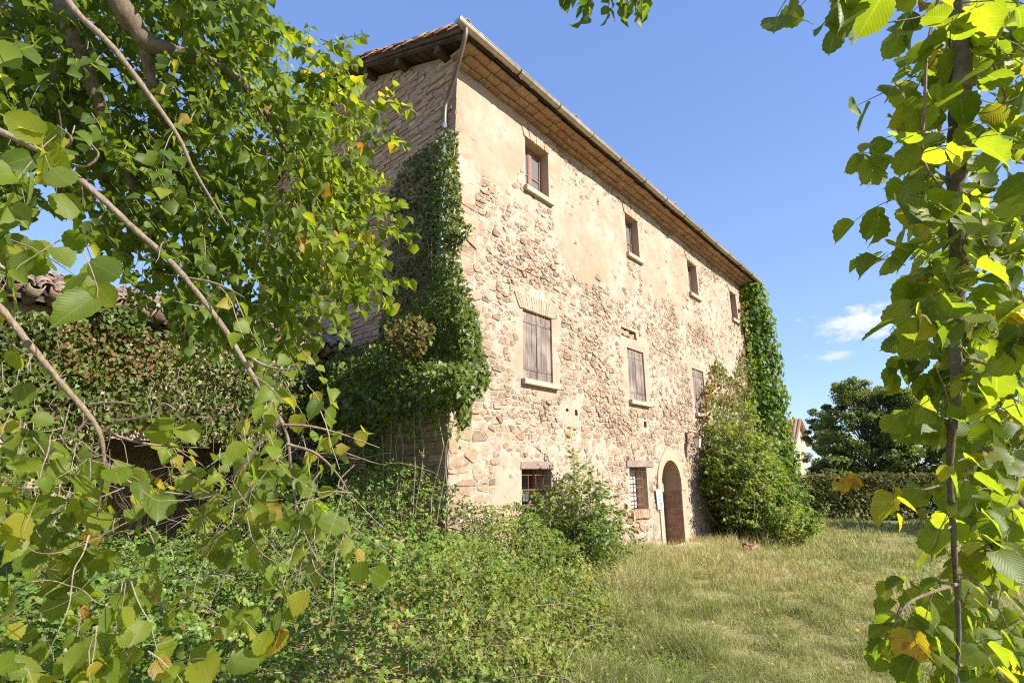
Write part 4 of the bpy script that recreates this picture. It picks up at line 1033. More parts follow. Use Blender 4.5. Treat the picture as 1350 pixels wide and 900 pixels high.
for q, r0 in (([(1242, -20, 1.5), (1232, 20, 1.5), (1222, 70, 1.48), (1219, 140, 1.46), (1216, 195, 1.46), (1224, 225, 1.46), (1245, 250, 1.47), (1275, 258, 1.5), (1350, 262, 1.5)], .005), ([(1242, 2, 1.5), (1215, 22, 1.5), (1170, 30, 1.5)], .004), ([(1266, 768, 1.55), (1235, 778, 1.5), (1205, 790, 1.48), (1188, 805, 1.47), (1178, 830, 1.47), (1180, 850, 1.47)], .0045), ([(1262, 755, 1.55), (1290, 770, 1.55), (1315, 800, 1.55), (1330, 830, 1.55)], .0045),
              ([(1270, 470, 1.6), (1300, 480, 1.6), (1330, 505, 1.6), (1370, 535, 1.6)], .006), ([(1238, 640, 1.55), (1215, 645, 1.55), (1195, 640, 1.6), (1168, 638, 1.65), (1150, 645, 1.7)], .003), ([(1268, 290, 1.58), (1290, 310, 1.55), (1310, 345, 1.5), (1345, 385, 1.5)], .005), ([(1262, 60, 1.6), (1300, 70, 1.6), (1325, 130, 1.6), (1300, 150, 1.6)], .004), ([(1255, 560, 1.55), (1248, 520, 1.5), (1232, 480, 1.48)], .003), ([(1256, 690, 1.55), (1235, 715, 1.5), (1228, 740, 1.5)], .003)):
    F2.twig(spline(PP(q), 5), r0, r0 * .5, 5)
RP = [([(1040, -40), (1250, -40), (1250, 60), (1200, 70), (1180, 30), (1080, 25)], 26, .095), ([(1180, 30), (1350, 20), (1350, 110), (1200, 115)], 20, .09), ([(1168, 100), (1350, 90), (1350, 200), (1175, 205)], 28, .085), ([(1130, 222), (1180, 200), (1350, 200), (1350, 300), (1170, 300)], 30, .085),
      ([(1165, 290), (1350, 290), (1350, 400), (1168, 405)], 32, .082), ([(1180, 400), (1350, 400), (1350, 500), (1185, 500)], 34, .082), ([(1205, 500), (1350, 490), (1350, 600), (1215, 590)], 22, .085), ([(1225, 610), (1350, 600), (1350, 690), (1230, 680)], 15, .082),
      ([(1190, 690), (1260, 670), (1350, 680), (1350, 760), (1200, 750)], 17, .075), ([(1185, 775), (1250, 765), (1350, 760), (1350, 900), (1230, 900), (1225, 850), (1180, 850)], 34, .078), ([(1140, 640), (1170, 640), (1165, 655), (1140, 655)], 3, .065), ([(1160, 800), (1195, 800), (1185, 830), (1165, 830)], 3, .085),
      ([(1280, 20), (1350, 20), (1350, 640), (1285, 640)], 20, .08), ([(1350, -30), (1420, -30), (1420, 900), (1350, 900)], 9, .085)]
for poly, n, sz in RP:
    for x, y in in_px(poly, int(n * 1.15)):
        dp = rng.uniform(1.6, 2.1) if rng.random() < (.75 if abs(x - 1275) > 60 else .82) else rng.uniform(1.35, 1.6) if sz != .065 else 1.7
        F2.cluster(P(x + 22, y - 22, dp), np.array([-.55, -.15, -.35]) + rng.normal(0, .35, 3), rng.uniform(.10, .22), rng.integers(3, 6), sz * rng.uniform(.72, 1.08), .54 if sz != .065 else .80, .13, np.array([.50, -.16, .80]), .5, .0022, .65, .24, .04)
for k in range(26):                                    # foliage on the arching limb outside the picture
    F2.cluster(P(rng.uniform(1480, 1900), rng.uniform(-330, -140), rng.uniform(1.8, 2.6)), rng.normal(0, .6, 3) + np.array([0, 0, -.3]), .25, 6, .085, .5, .12, np.array([.4, -.2, .85]))
plant_leaves(hr, F2, T_BIG, T_MID, M["hazel_near"], M["hazel_near"], 295)

# ------------------------------------------------------------------ ivy on the near corner
iv = thing("ivy", "dense glossy ivy climbing the shaded gable and bulging round the near corner", "ivy", loc(-.3, .3, 0))
def shell(polys):
    """(pixel polygon, count, offset range from the gable, tint) -> leaf arrays"""
    ps, ns, cs_ = [], [], []
    for poly, n, (o0, o1), tn in polys:
        q = in_px(poly, n); sd = sdist(q[:, 0], q[:, 1], poly); e = np.clip(sd / 18, 0, 1)
        for (x, y), k in zip(q, e):
            off = o0 + (o1 - o0) * (1 - (1 - rng.random() ** .6) ) * (.35 + .65 * k) + .12 * vnoise(x * .06, y * .06, 71)
            p = on_plane(x, y, C0 - dS * max(.03, off), dS); ps.append(p); lit = min(1.0, max(0.0, off * 1.6 - .1 + .5 * (x > 575))); ns.append(norm(-dS * (1 - .8 * lit) + dN * (.3 + .6 * lit) + UPV * (.35 + .35 * lit) + rng.normal(0, .45, 3))); cs_.append(tn + .25 * vnoise(x * .05, y * .05, 72) + rng.normal(0, .15) if tn > .35 or rng.random() < .7 else rng.uniform(.9, 1.0))
    return np.array(ps), np.array(ns), np.array(cs_)
IVP = [([(574, 185), (586, 168), (603, 172), (607, 235), (612, 288), (626, 300), (608, 318), (604, 380), (590, 420), (570, 380), (566, 260)], 1900, (.08, .38), .50),
       ([(540, 205), (574, 185), (580, 260), (585, 420), (500, 460), (508, 330), (522, 300), (508, 260), (528, 225)], 3000, (.03, .20), .30),
       ([(545, 395), (605, 345), (622, 385), (634, 430), (632, 470), (560, 480), (510, 450)], 2000, (.15, .65), .48),
       ([(600, 380), (628, 410), (640, 470), (648, 498), (634, 522), (612, 530), (590, 515), (580, 450)], 1500, (.2, .75), .50),
       ([(430, 470), (500, 445), (560, 462), (622, 470), (642, 500), (620, 535), (560, 545), (520, 558), (470, 570), (425, 560), (400, 520)], 5200, (.3, 1.15), .52),
       ([(600, 530), (622, 522), (620, 560), (604, 568)], 120, (.2, .4), .5), ([(470, 540), (512, 545), (505, 600), (492, 625), (478, 600)], 500, (.6, 1.0), .45),
       ([(500, 425), (570, 400), (585, 440), (520, 455)], 500, (.4, .7), .7)]
p, n, c = shell(IVP)
leaves_obj("foliage", T_IVY, p, norm(-UPV + dS * -.2 + rng.normal(0, .55, p.shape)), n, rng.uniform(.05, .105, len(p)), c, M["ivy"], iv)
# dark old ivy stems on the wall and hanging shoots below the mass
b = MB()
for i in range(34):
    x = rng.uniform(512, 600); y = rng.uniform(230, 420); q = []
    for k in range(6): q.append(on_plane(x, y, C0 - dS * rng.uniform(.1, .24), dS)); x += rng.normal(0, 9); y += rng.uniform(8, 34)
    b.tube(q, [.007, .007, .006, .005, .004, .002], 4, False)
for x0, x1 in ((548, 541), (590, 566), (530, 520), (508, 498), (517, 514), (560, 549), (470, 480), (486, 470), (525, 533), (600, 575), (455, 462)):
    q = [on_plane(x0 + (x1 - x0) * k / 5 + rng.normal(0, 4.5), 520 + 34 * k, C0 - dS * (.75 + .1 * math.sin(k)), dS) for k in range(6)]; b.tube(q, [.010, .010, .009, .009, .008, .007], 5, False)
b.v = [tuple(np.array(v) - np.array(iv.location)) for v in b.v]
b.build("stems", M["deadtwig"], iv, "stuff")
# mixed creeper lying over the ivy bulge
q = [];
for x0, y0, y1, n_ in ((500, 545, 628, 120), (488, 540, 600, 70), (556, 540, 600, 40), (540, 540, 580, 50), (592, 520, 575, 45), (612, 515, 560, 40), (470, 560, 650, 90), (452, 560, 640, 90), (522, 545, 640, 60), (575, 535, 570, 40), (435, 555, 620, 80), (606, 520, 590, 24)):
    for k in range(n_): yy = y0 + (y1 - y0) * rng.random() ** 1.4; q.append(on_plane(x0 + rng.normal(0, 5) * (1.2 - (yy - y0) / (y1 - y0)), yy, C0 - dS * rng.uniform(.6, .95), dS))
q = np.array(q); o = leaves_obj("trailing_shoots", T_IVY, q, norm(-UPV + rng.normal(0, .5, q.shape)), norm(-dS * .4 + dN * .7 + UPV * .4 + rng.normal(0, .45, q.shape)), rng.uniform(.045, .085, len(q)), rng.uniform(.25, .8, len(q)), M["ivy"], iv)
cp = thing("creeper", "pale reddish creeper lying on top of the ivy mass by the gable", "creeper", loc(-.8, 1.2, 3.2))
q = in_px([(505, 430), (540, 412), (575, 430), (560, 470), (520, 475)], 420); pp = np.array([on_plane(x, y, C0 - dS * rng.uniform(.75, 1.1), dS) for x, y in q])
leaves_obj("foliage", T_SMALL, pp, norm(rng.normal(0, .6, pp.shape) + np.array([.3, -.2, -.3])), norm(np.array([.3, -.4, .8]) + rng.normal(0, .4, pp.shape)), rng.uniform(.05, .09, len(pp)), rng.uniform(.1, .95, len(pp)), M["creeper"], cp)

# ------------------------------------------------------------------ ivy on the outbuilding
io = thing("ivy", "dark shaded ivy covering the front wall of the low outbuilding", "ivy", loc(-4, T0 - .2, 0))
ps, ns, ts, ss = [], [], [], []
def oshell(poly, n, o0, o1, tn, sz):
    for x, y in in_px(poly, n):
        off = rng.uniform(o0, o1) + .10 * vnoise(x * .04, y * .04, 81); q = on_plane(x, y, C0 - dN * (T0 - off), dN)
        if (q - C0) @ dS > -.05: continue
        ps.append(q); ns.append(norm(dN * .9 + UPV * .5 + rng.normal(0, .4, 3))); ts.append(tn + .3 * vnoise(x * .03, y * .03, 83) + rng.normal(0, .15)); ss.append(sz * rng.uniform(.6, 1.2))
oshell([(-60, 470), (140, 480), (130, 560), (135, 650), (150, 760), (-60, 800)], 2600, .05, .30, .42, .095)
oshell([(-60, 405), (60, 410), (210, 432), (330, 450), (430, 480), (430, 540), (250, 528), (130, 535), (-60, 530)], 4200, .04, .34, .32, .08)
oshell([(140, 395), (165, 402), (200, 415), (180, 440), (130, 430)], 420, .2, .5, .38, .075)
oshell([(220, 545), (440, 520), (470, 640), (420, 720), (340, 700), (330, 590), (240, 580)], 1900, .05, .30, .36, .085)
oshell([(110, 525), (350, 515), (360, 575), (300, 565), (230, 590), (190, 560), (120, 580)], 900, .1, .4, .34, .08)
oshell([(260, 470), (440, 480), (460, 560), (330, 530)], 900, .2, .6, .35, .08)
ps, ns, ts, ss = map(np.array, (ps, ns, ts, ss))
leaves_obj("foliage", T_IVY, ps, norm(-UPV + rng.normal(0, .55, ps.shape)), ns, ss, ts, M["ivy"], io)
b = MB()
for i in range(60):
    x = rng.uniform(-20, 420); y = rng.uniform(450, 560); q = []; off = rng.uniform(.15, .4)
    for k in range(6): q.append(on_plane(x, y, C0 - dN * (T0 - off), dN)); x += rng.normal(0, 10); y += rng.normal(10, 12)
    b.tube(q, [.006, .006, .005, .005, .004, .002], 4, False)
b.v = [tuple(np.array(v) - np.array(io.location)) for v in b.v]; b.build("stems", M["deadtwig"], io, "stuff")
cp = thing("creeper", "withered brown creeper patch under the outbuilding eave", "creeper", loc(-4, T0 - .3, 3.6))
q = in_px([(75, 425), (190, 430), (240, 455), (225, 500), (120, 505), (70, 470)], 520); pp = np.array([on_plane(x, y, C0 - dN * (T0 - rng.uniform(.2, .45)), dN) for x, y in q])
leaves_obj("foliage", T_SMALL, pp, norm(rng.normal(0, .6, pp.shape) + np.array([.2, -.2, -.5])), norm(dN + UPV * .4 + rng.normal(0, .5, pp.shape)), rng.uniform(.05, .09, len(pp)), rng.uniform(.15, 1.0, len(pp)), M["creeper"], cp)

# ================================================================== ground plants
def st(p): q = np.asarray(p) - C0; return q @ dS, -(q @ dN)
def xb(y): return np.interp(y, [0, 2.2, 5.0, 9.0, 13.8, 15], [.15, .35, .75, 1.75, 2.9, 3.1])
def blocked(x, y):
    s = (x - C0[0]) * dS[0] + (y - C0[1]) * dS[1]; t = -((x - C0[0]) * dN[0] + (y - C0[1]) * dN[1])
    return ((s > .0) & (t > -.03)) | ((s <= 0) & (s > O0) & (t > T0 - .12))
def bram_h(x, y):
    d = xb(y) - x + .25 * fbm(x * 2.1, y * 2.1, 92, 2); lump = fbm(x * .9, y * .9, 91, 3)
    s_ = (x - C0[0]) * dS[0] + (y - C0[1]) * dS[1]; t_ = -((x - C0[0]) * dN[0] + (y - C0[1]) * dN[1])
    gab_ = .8 * sstep(-3.2, -1.2, s_) * sstep(.6, -.1, s_) * sstep(-.9, .3, t_)
    return gab_ + np.clip(1.12 * sstep(-.5, 1.7, d) * (1 + .8 * lump) + .10, .05, 1.5) * sstep(-1.9, .3, d + 1.0 * lump)
N = 52000
X = rng.uniform(-8.5, 4.4, N * 3); Y = 2.3 + 13 * rng.random(N * 3) ** 1.25
k = ~blocked(X, Y) & (X < xb(Y) + 1.8) & (np.abs(X) < Y * 1.05 + .8) & (np.hypot(X, Y) > 2.2)
X, Y = X[k][:N], Y[k][:N]; H = bram_h(X, Y); k = H > .06; X, Y, H = X[k], Y[k], H[k]
zz = ground_z(X, Y) + H * (1 - .75 * rng.random(len(X)) ** 2.2)
d = xb(Y) - X; wmix = sstep(.1, 2.6, d + 1.4 * fbm(X * .7, Y * .7, 95, 3)); isb = rng.random(len(X)) < wmix
def triple(pos, tip, nrm, size, tint, spread=.9):
    x, y, z = frames(tip, nrm)
    P3 = np.concatenate([pos, pos, pos]); T3 = np.concatenate([y, norm(y * .45 + x * spread), norm(y * .45 - x * spread)]); N3 = np.concatenate([nrm] * 3)
    return P3, T3, N3, np.concatenate([size, size * .8, size * .8]), np.concatenate([tint] * 3)
pos = np.stack([X, Y, zz], -1)[isb]; n_ = len(pos)
tip = norm(np.stack([rng.normal(0, .8, n_), rng.normal(0, .8, n_), rng.normal(-.25, .3, n_)], -1)); nn = norm(np.array([.25, -.25, .9]) + rng.normal(0, .38, (n_, 3)))
tt = .50 + .5 * fbm(pos[:, 0] * 1.3, pos[:, 1] * 1.3, 97, 3) + rng.normal(0, .16, n_) 
a = triple(pos, tip, nn, rng.uniform(.030, .062, n_), tt)
tag(leaves_obj("bramble_thicket", T_SMALL, *a, M["bramble"]), "lush green bramble thicket spreading before the house corner", "brambles")
pos = np.stack([X, Y, zz], -1)[~isb]; n_ = len(pos)
a = triple(pos, norm(np.stack([rng.normal(0, .7, n_), rng.normal(0, .7, n_), rng.normal(.1, .5, n_)], -1)), norm(np.array([.2, -.3, .8]) + rng.normal(0, .5, (n_, 3))), rng.uniform(.035, .075, n_), .45 + .5 * fbm(pos[:, 0] * 1.5, pos[:, 1] * 1.5, 99, 3) + rng.normal(0, .2, n_), .7)
tag(leaves_obj("weed_cover", T_OVAL, *a, M["weed"]), "tall yellow-green weeds between the brambles and the grass", "weeds")
b = MB()
for i in range(230):
    while True:
        x, y = rng.uniform(-6, 2.6), rng.uniform(2.8, 12)
        if not blocked(np.array(x), np.array(y)) and x < xb(y) + .3: break
    h = float(bram_h(np.array(x), np.array(y))); q = [np.array([x, y, h * .2])]; dd = norm(np.array([rng.normal(0, .5), rng.normal(0, .5), 1.0]))
    for k in range(6): q.append(q[-1] + dd * .16 * (.6 + h)); dd = norm(dd + np.array([dd[0] * .3, dd[1] * .3, -.33]) + rng.normal(0, .08, 3))
    b.tube(q, [.005, .005, .0045, .004, .003, .002, .001], 4, False)
o = b.build("bramble_canes", M["deadtwig"], None, "stuff"); tag(o, "dry arching canes poking out of the bramble thicket", "canes")

def blades(name, X, Y, h, w, lean, tint, m):
    n = len(X); a = rng.uniform(0, 2 * np.pi, n); dx, dy = np.cos(a), np.sin(a); Z = ground_z(X, Y) - .01
    la = rng.uniform(0, 2 * np.pi, n); lx, ly = np.cos(la) * lean * h, np.sin(la) * lean * h
    V = np.empty((n, 5, 3)); hw = w / 2
    V[:, 0] = np.stack([X - dx * hw, Y - dy * hw, Z], -1); V[:, 1] = np.stack([X + dx * hw, Y + dy * hw, Z], -1)
    V[:, 2] = np.stack([X - dx * hw * .7 + lx * .35, Y - dy * hw * .7 + ly * .35, Z + h * .6], -1); V[:, 3] = np.stack([X + dx * hw * .7 + lx * .35, Y + dy * hw * .7 + ly * .35, Z + h * .6], -1)
    V[:, 4] = np.stack([X + lx, Y + ly, Z + h * (1 - .35 * np.minimum(lean, 1))], -1)
    base = np.array([(0, 1, 3), (0, 3, 2), (2, 3, 4)]); F = (base[None] + (np.arange(n) * 5)[:, None, None]).reshape(-1, 3)
    return link(name, mesh_np(name, V.reshape(-1, 3), [F], m, {"tint": np.repeat(np.clip(tint, 0, 1), 5)}), kind="stuff")
N = 240000
rr = 3.2 * (26 / 3.2) ** rng.random(N * 2); th = rng.uniform(R(-32), R(52), N * 2); X, Y = rr * np.sin(th), rr * np.cos(th)
k = ~blocked(X, Y) & (X > xb(Y) - 1.2 + .5 * fbm(X * .8, Y * .8, 110, 2)) & (Y < 24); X, Y = X[k][:N], Y[k][:N]; dist = np.hypot(X, Y)
patch = fbm(X * .55, Y * .55, 101, 4); tuft = fbm(X * 3.2, Y * 3.2, 103, 3)
h = np.clip(.155 + .30 * tuft + .12 * patch, .04, .7) * rng.uniform(.5, 1.4, len(X)); h *= 1 + .9 * sstep(1.4, 0, X - xb(Y))
tn = .61 + .60 * patch - .32 * tuft + rng.normal(0, .17, len(X)); tn -= .22 * sstep(8, 4.5, dist)
tag(blades("meadow_grass", X, Y, h, np.maximum(.0035, dist * .00075) * rng.uniform(.7, 1.4, len(X)), rng.uniform(.3, 1.5, len(X)), tn, M["grass"]), "short dry yellowing meadow grass in front of the house", "grass")
# dry stalks along the wall foot
q = rng.uniform(0, 1, (9000, 2)); S1 = 5.0 + 11 * q[:, 0]; T1 = -.1 - 1.5 * q[:, 1] ** 1.5 - .9 * sstep(9, 11, S1) * rng.random(len(q)); X = C0[0] + dS[0] * S1 - dN[0] * T1; Y = C0[1] + dS[1] * S1 - dN[1] * T1
k = ((S1 < 7.7) | (S1 > 9.4) | (T1 < -.75)); X, Y, S1 = X[k], Y[k], S1[k]
dn = fbm(X * 1.3, Y * 1.3, 105, 2); k = dn > -.25; X, Y, dn = X[k], Y[k], dn[k]
tag(blades("dry_stalks", X, Y, (.28 + .35 * np.maximum(dn, 0)) * rng.uniform(.5, 1.5, len(X)), rng.uniform(.006, .014, len(X)), rng.uniform(.1, .8, len(X)), .78 + rng.normal(0, .14, len(X)), M["grass"]), "tall straw coloured stalks along the foot of the facade", "dry grass")

# herbs standing out of the ground cover, and fallen leaves on the grass
fw = Fol()
for i in range(900):
    while True:
        x, y = rng.uniform(-4.5, 3.2), 2.9 + 10.5 * rng.random() ** 1.2
        if not blocked(np.array(x), np.array(y)) and x < xb(y) + .5 and abs(x) < y + .6: break
    h = float(bram_h(np.array(x), np.array(y))); o_ = np.array([x, y, max(.0, h * .65)])
    fw.cluster(o_, np.array([rng.normal(0, .25), rng.normal(0, .25), 1.0]), rng.uniform(.18, .50), rng.integers(6, 13), rng.uniform(.03, .055), .50 + .12 * rng.normal() + .12 * float(sstep(2.5, 0, xb(y) - x)), .14, np.array([.3, -.3, .8]), .15, .0025, .8, .5)
for i in range(420):                                  # broad weeds here and there in the meadow
    while True:
        x, y = rng.uniform(-.3, 9.5), 3.4 + 15 * rng.random() ** 1.3
        if not blocked(np.array(x), np.array(y)) and x > xb(y) and fbm(x * .8, y * .8, 151, 2) > .08: break
    fw.cluster(np.array([x, y, .02]), np.array([rng.normal(0, .5), rng.normal(0, .5), 1.0]), rng.uniform(.06, .25), rng.integers(5, 10), rng.uniform(.03, .06), .50 + .16 * rng.normal(), .12, np.array([.2, -.2, .9]), .3, .002, .9, .5)
p_, t_, n_, s_, c_ = fw.arr(); tag(leaves_obj("herb_leaves", T_OVAL, p_, t_, n_, s_, c_, M["weed"]), "leafy herb shoots standing up out of the brambles", "weeds")
o = fw.tw.build("herb_stems", M["deadtwig"], None, "stuff"); tag(o, "thin herb stems rising through the ground cover", "weeds")
fx, fy = rng.uniform(-.5, 9, 380), rng.uniform(3.5, 17, 380); k = (fx > xb(fy)) & ~blocked(fx, fy); fx, fy = fx[k], fy[k]; n_ = len(fx)
tag(leaves_obj("fallen_leaves", T_MID, np.stack([fx, fy, ground_z(fx, fy) + rng.uniform(.03, .12, n_)], -1), norm(rng.normal(0, 1, (n_, 3)) * np.array([1, 1, .3])), norm(UPV + rng.normal(0, .4, (n_, 3))), rng.uniform(.035, .065, n_), rng.uniform(.92, 1, n_), M["weed"]), "curled brown leaves fallen on the dry grass", "fallen leaves")

# ------------------------------------------------------------------ shrubs
def shrub(name, label, cat, base, h, rad, nsh, T, m, sz, tn, leaves_per=9, up=.9, twigs=6, group=None, lean=(0, 0, 0)):
    root = thing(name, label, cat, base, 0, group); f = Fol(); L = np.array(base)
    for i in range(nsh):
        a = rng.uniform(0, 2 * np.pi); r = rad * math.sqrt(rng.random()); hh = h * (1 - .55 * (r / rad) ** 2) * rng.uniform(.7, 1.05)
        p0 = L + np.array([math.cos(a) * r * .25, math.sin(a) * r * .25, 0]); p1 = L + np.array([math.cos(a) * r, math.sin(a) * r, hh]) + np.array(lean) * hh
        mid = (p0 + p1) / 2 + np.array([0, 0, hh * .12]) + rng.normal(0, .06, 3) * h; sp = spline([p0, mid, p1], 6); f.twig(sp, .006 + .004 * h, .002, 4)
        for k in range(twigs):
            q = sp[min(len(sp) - 1, 2 + int((k + rng.random()) / twigs * (len(sp) - 2)))]
            f.cluster(q, np.array([math.cos(a) * .5, math.sin(a) * .5, up - .5]) + rng.normal(0, .5, 3), rng.uniform(.15, .35) * (.5 + .28 * h), leaves_per, sz * rng.uniform(.8, 1.25), tn + .12 * rng.normal(), .14, np.array([.3, -.3, .8]), .2, .002, nr=.6)
    p_, t_, n_, s_, c_ = f.arr(); 
    k = np.array([not ((q - C0) @ dS > -.02 and (q - C0) @ dS < FL and -((q - C0) @ dN) > -.06) for q in p_])
    leaves_obj("foliage", T, p_[k], t_[k], n_[k], s_[k], c_[k], m, root); f.tw.v = [tuple(np.array(v) - L) for v in f.tw.v]; f.tw.build("stems", M["twig"], root, "stuff"); return root
shrub("elder_bush", "green self-sown bush growing up the wall between two barred windows", "bush", loc(2.6, -.8, 0), 2.2, 1.0, 95, T_OVAL, M["shrub"], .095, .42, 9, 1.0, 6)
for s_, t_, h_ in ((3.55, -.55, 2.75), (4.6, -.5, 1.7), (2.5, -.7, 1.8)):
    pass
shrub("young_shoot", "single tall leafy shoot rising from the bush in front of the wall", "plant", loc(2.95, -.5, 0), 3.0, .14, 8, T_OVAL, M["shrub"], .085, .55, 8, 1.2, 9)
shrub("bamboo_shrub", "pale fine-leaved shrub leaning on the facade beside the lantern", "shrub", loc(11.5, -.85, 0), 4.2, 1.2, 160, T_OVAL, M["shrub"], .115, .58, 11, .8, 9)
shrub("laurel_bush", "round dark green bush with broad leaves at the far end of the facade", "shrub", loc(13.1, -1.1, 0), 3.1, 1.2, 130, T_OVAL, M["shrub"], .17, .38, 9, .8, 7)
shrub("low_shrub", "low bright green shrub spilling onto the grass beyond the door", "shrub", loc(11.3, -2.1, 0), 1.3, 1.1, 44, T_OVAL, M["shrub"], .11, .60, 9, .7, 6)
shrub("low_shrub", "small sprawling shrub with straw stems below the broad-leaved bush", "shrub", loc(12.8, -2.1, 0), 1.4, 1.1, 40, T_OVAL, M["shrub"], .12, .50, 9, .7, 6)

# creeper and column of ivy at the far end of the facade
cr_ = thing("creeper", "virginia creeper turning red across the far end of the facade", "creeper", loc(14, -.1, 0))
CP = [([(990, 385), (975, 405), (985, 440), (968, 500), (945, 470), (936, 490), (926, 520), (928, 570), (1000, 580), (1010, 480), (1005, 400)], 4200)]
q = in_px(CP[0][0], 4200); keepq = vnoise(q[:, 0] * .09, q[:, 1] * .07, 121) + .35 * rng.normal(size=len(q)) > -.16 + .25 * sstep(980, 930, q[:, 0]); q = q[keepq]
pp = np.array([on_plane(x, y, C0 + dN * rng.uniform(.04, .28), dN) for x, y in q])
leaves_obj("foliage", T_SMALL, pp, norm(-UPV + rng.normal(0, .5, pp.shape)), norm(dN + UPV * .4 + rng.normal(0, .4, pp.shape)), rng.uniform(.09, .17, len(pp)), np.clip(.30 + .5 * vnoise(q[:, 0] * .06, q[:, 1] * .05, 123) + .2 * sstep(985, 940, q[:, 0]) + rng.normal(0, .2, len(q)), 0, 1), M["creeper"], cr_)
b = MB()
for i in range(26):
    s0 = rng.uniform(9.9, 11.4); z0 = rng.uniform(.2, 2.6); q = []
    for k in range(5): q.append((s0, -.03, z0)); s0 += rng.normal(0, .06); z0 += rng.uniform(.05, .22)
    b.tube([loc(*v) - np.array(cr_.location) for v in q], [.016, .014, .012, .010, .006], 4, False)
b.build("dead_stems", M["deadtwig"], cr_, "stuff")
iv2 = thing("ivy", "tall bright green column of ivy on the far corner of the house", "ivy", loc(17.6, -.3, 0))
N = 9000; zz = rng.uniform(.3, 10.7, N); prof = np.interp(zz, [0, 3, 5.5, 8, 9.6, 10.4, 10.75], [.88, .88, .82, .74, .62, .45, .1]) * (1 + .34 * vnoise(zz * 1.6, zz * 0, 131))
aa = rng.uniform(0, 2 * np.pi, N); rr = prof * (1 - .35 * rng.random(N) ** 2) * (1 + .5 * vnoise(aa * 1.4, zz * 1.1, 133) + .10 * rng.normal(size=N)); cx, cy = loc(17.75, -.25, 0)[:2]
pp = np.stack([cx + rr * np.cos(aa), cy + rr * np.sin(aa), zz], -1); out = np.stack([np.cos(aa), np.sin(aa), np.zeros(N) + .5], -1)
s_, t_ = (pp - C0) @ dS, -((pp - C0) @ dN); k = ~((s_ < FL) & (t_ > -.05)); k &= ~((s_ < FL + .5) & (zz > EAVE - .1) & (t_ > -.9)); pp, out = pp[k], out[k]
leaves_obj("foliage", T_IVY, pp, norm(-UPV + rng.normal(0, .5, pp.shape)), norm(out + rng.normal(0, .35, pp.shape)), rng.uniform(.13, .24, len(pp)), .5 + .4 * vnoise(pp[:, 0] * 2 + pp[:, 1], pp[:, 2] * 1.5, 135) + rng.normal(0, .16, len(pp)), M["vine"], iv2)
q = in_px([(984, 378), (1004, 372), (1012, 470), (1014, 560), (985, 560), (990, 470), (978, 420)], 1500); q = q[vnoise(q[:, 0] * .11, q[:, 1] * .08, 137) + .3 * rng.normal(size=len(q)) > -.12]
pp = np.array([on_plane(x, y, C0 + dN * rng.uniform(.05, .40), dN) for x, y in q]); leaves_obj("wall_leaves", T_IVY, pp, norm(-UPV + rng.normal(0, .5, pp.shape)), norm(dN + UPV * .4 + rng.normal(0, .45, pp.shape)), rng.uniform(.10, .20, len(pp)), .55 + rng.normal(0, .2, len(pp)), M["vine"], iv2)
b = MB(); b.tube([(0, 0, 0), (.1, .1, 4), (.05, 0, 8), (0, 0, 10)], [.12, .10, .07, .03], 6); b.build("stem", M["bark"], iv2)

# ------------------------------------------------------------------ far trees, hedge, house
def tree(name, label, base, h, rad, nclump, nleaf, sz, tn, m, z0=.22, group=None):
    root = thing(name, label, "tree", base, 0, group); L = np.array(base)
    top = np.array([rng.normal(0, .15), rng.normal(0, .15), h * .82]); b = MB(); b.tube(spline([(0, 0, -.1), (rng.normal(0, .1), rng.normal(0, .1), h * .35), top], 5), list(np.linspace(.045 * h * .5, .015, 11)), 7); b.build("trunk", M["bark"], root, smooth=True)
    ps, ns, cs_ = [], [], []; lim = MB()
    for i in range(nclump):
        u = rng.random(); zc = h * (z0 + (1 - z0) * u); w = rad * math.sqrt(max(.03, math.sin(math.pi * min(.97, .16 + .80 * u)))) * (1 - .25 * u)
        a = rng.uniform(0, 2 * np.pi); r = w * rng.random() ** .45; c = np.array([r * math.cos(a), r * math.sin(a), zc]); cr__ = rad * rng.uniform(.09, .21)
        lim.tube([(0, 0, zc * .55), tuple(c * np.array([.5, .5, .85])), tuple(c)], [.035, .02, .006], 4, False)
        n = int(nleaf / nclump * rng.uniform(.6, 1.4)); q = rng.normal(0, 1, (n, 3)); q = norm(q) * (rng.random((n, 1)) ** .45) * cr__ * np.array([1.15, 1.15, .7]); ps.append(c + q)
        ns.append(norm(q / cr__ + np.array([0, 0, .7]) + rng.normal(0, .4, (n, 3)))); cs_.append(np.full(n, tn + rng.normal(0, .12)) + rng.normal(0, .12, n))
    lim.build("limbs", M["bark"], root, "stuff")
    p_ = np.concatenate(ps); leaves_obj("crown", T_SMALL, p_ + L, norm(rng.normal(0, .7, p_.shape) + np.array([0, 0, -.3])), np.concatenate(ns), sz * rng.uniform(.7, 1.3, len(p_)), np.concatenate(cs_), m, root); return root
def gp(x, d): q = P(x, 620, d); q[2] = 0; return q
tree("broadleaf_tree", "tallest dark green tree rising behind the hedge past the far house", gp(1148, 31), 7.4, 2.9, 170, 30000, .14, .50, M["oak"], .06)
tree("broadleaf_tree", "thin bluish tree with a feathery top next to the pink gable", gp(1092, 38), 6.6, 1.6, 110, 15000, .13, .42, M["oak"], .10, .03)
tree("broadleaf_tree", "bushy green tree behind the hedge near the hanging hazel leaves", gp(1205, 30), 6.7, 2.5, 140, 21000, .14, .55, M["oak"], .06)
tree("broadleaf_tree", "shadowy tree behind the hedge deep behind the hazel stem", gp(1300, 28), 4.6, 2.7, 70, 9000, .20, .45, M["oak"], .1)
tree("broadleaf_tree", "low dark tree at the end of the hedge below the far house", gp(1100, 27), 2.6, 1.6, 50, 6500, .16, .35, M["oak"], .08)
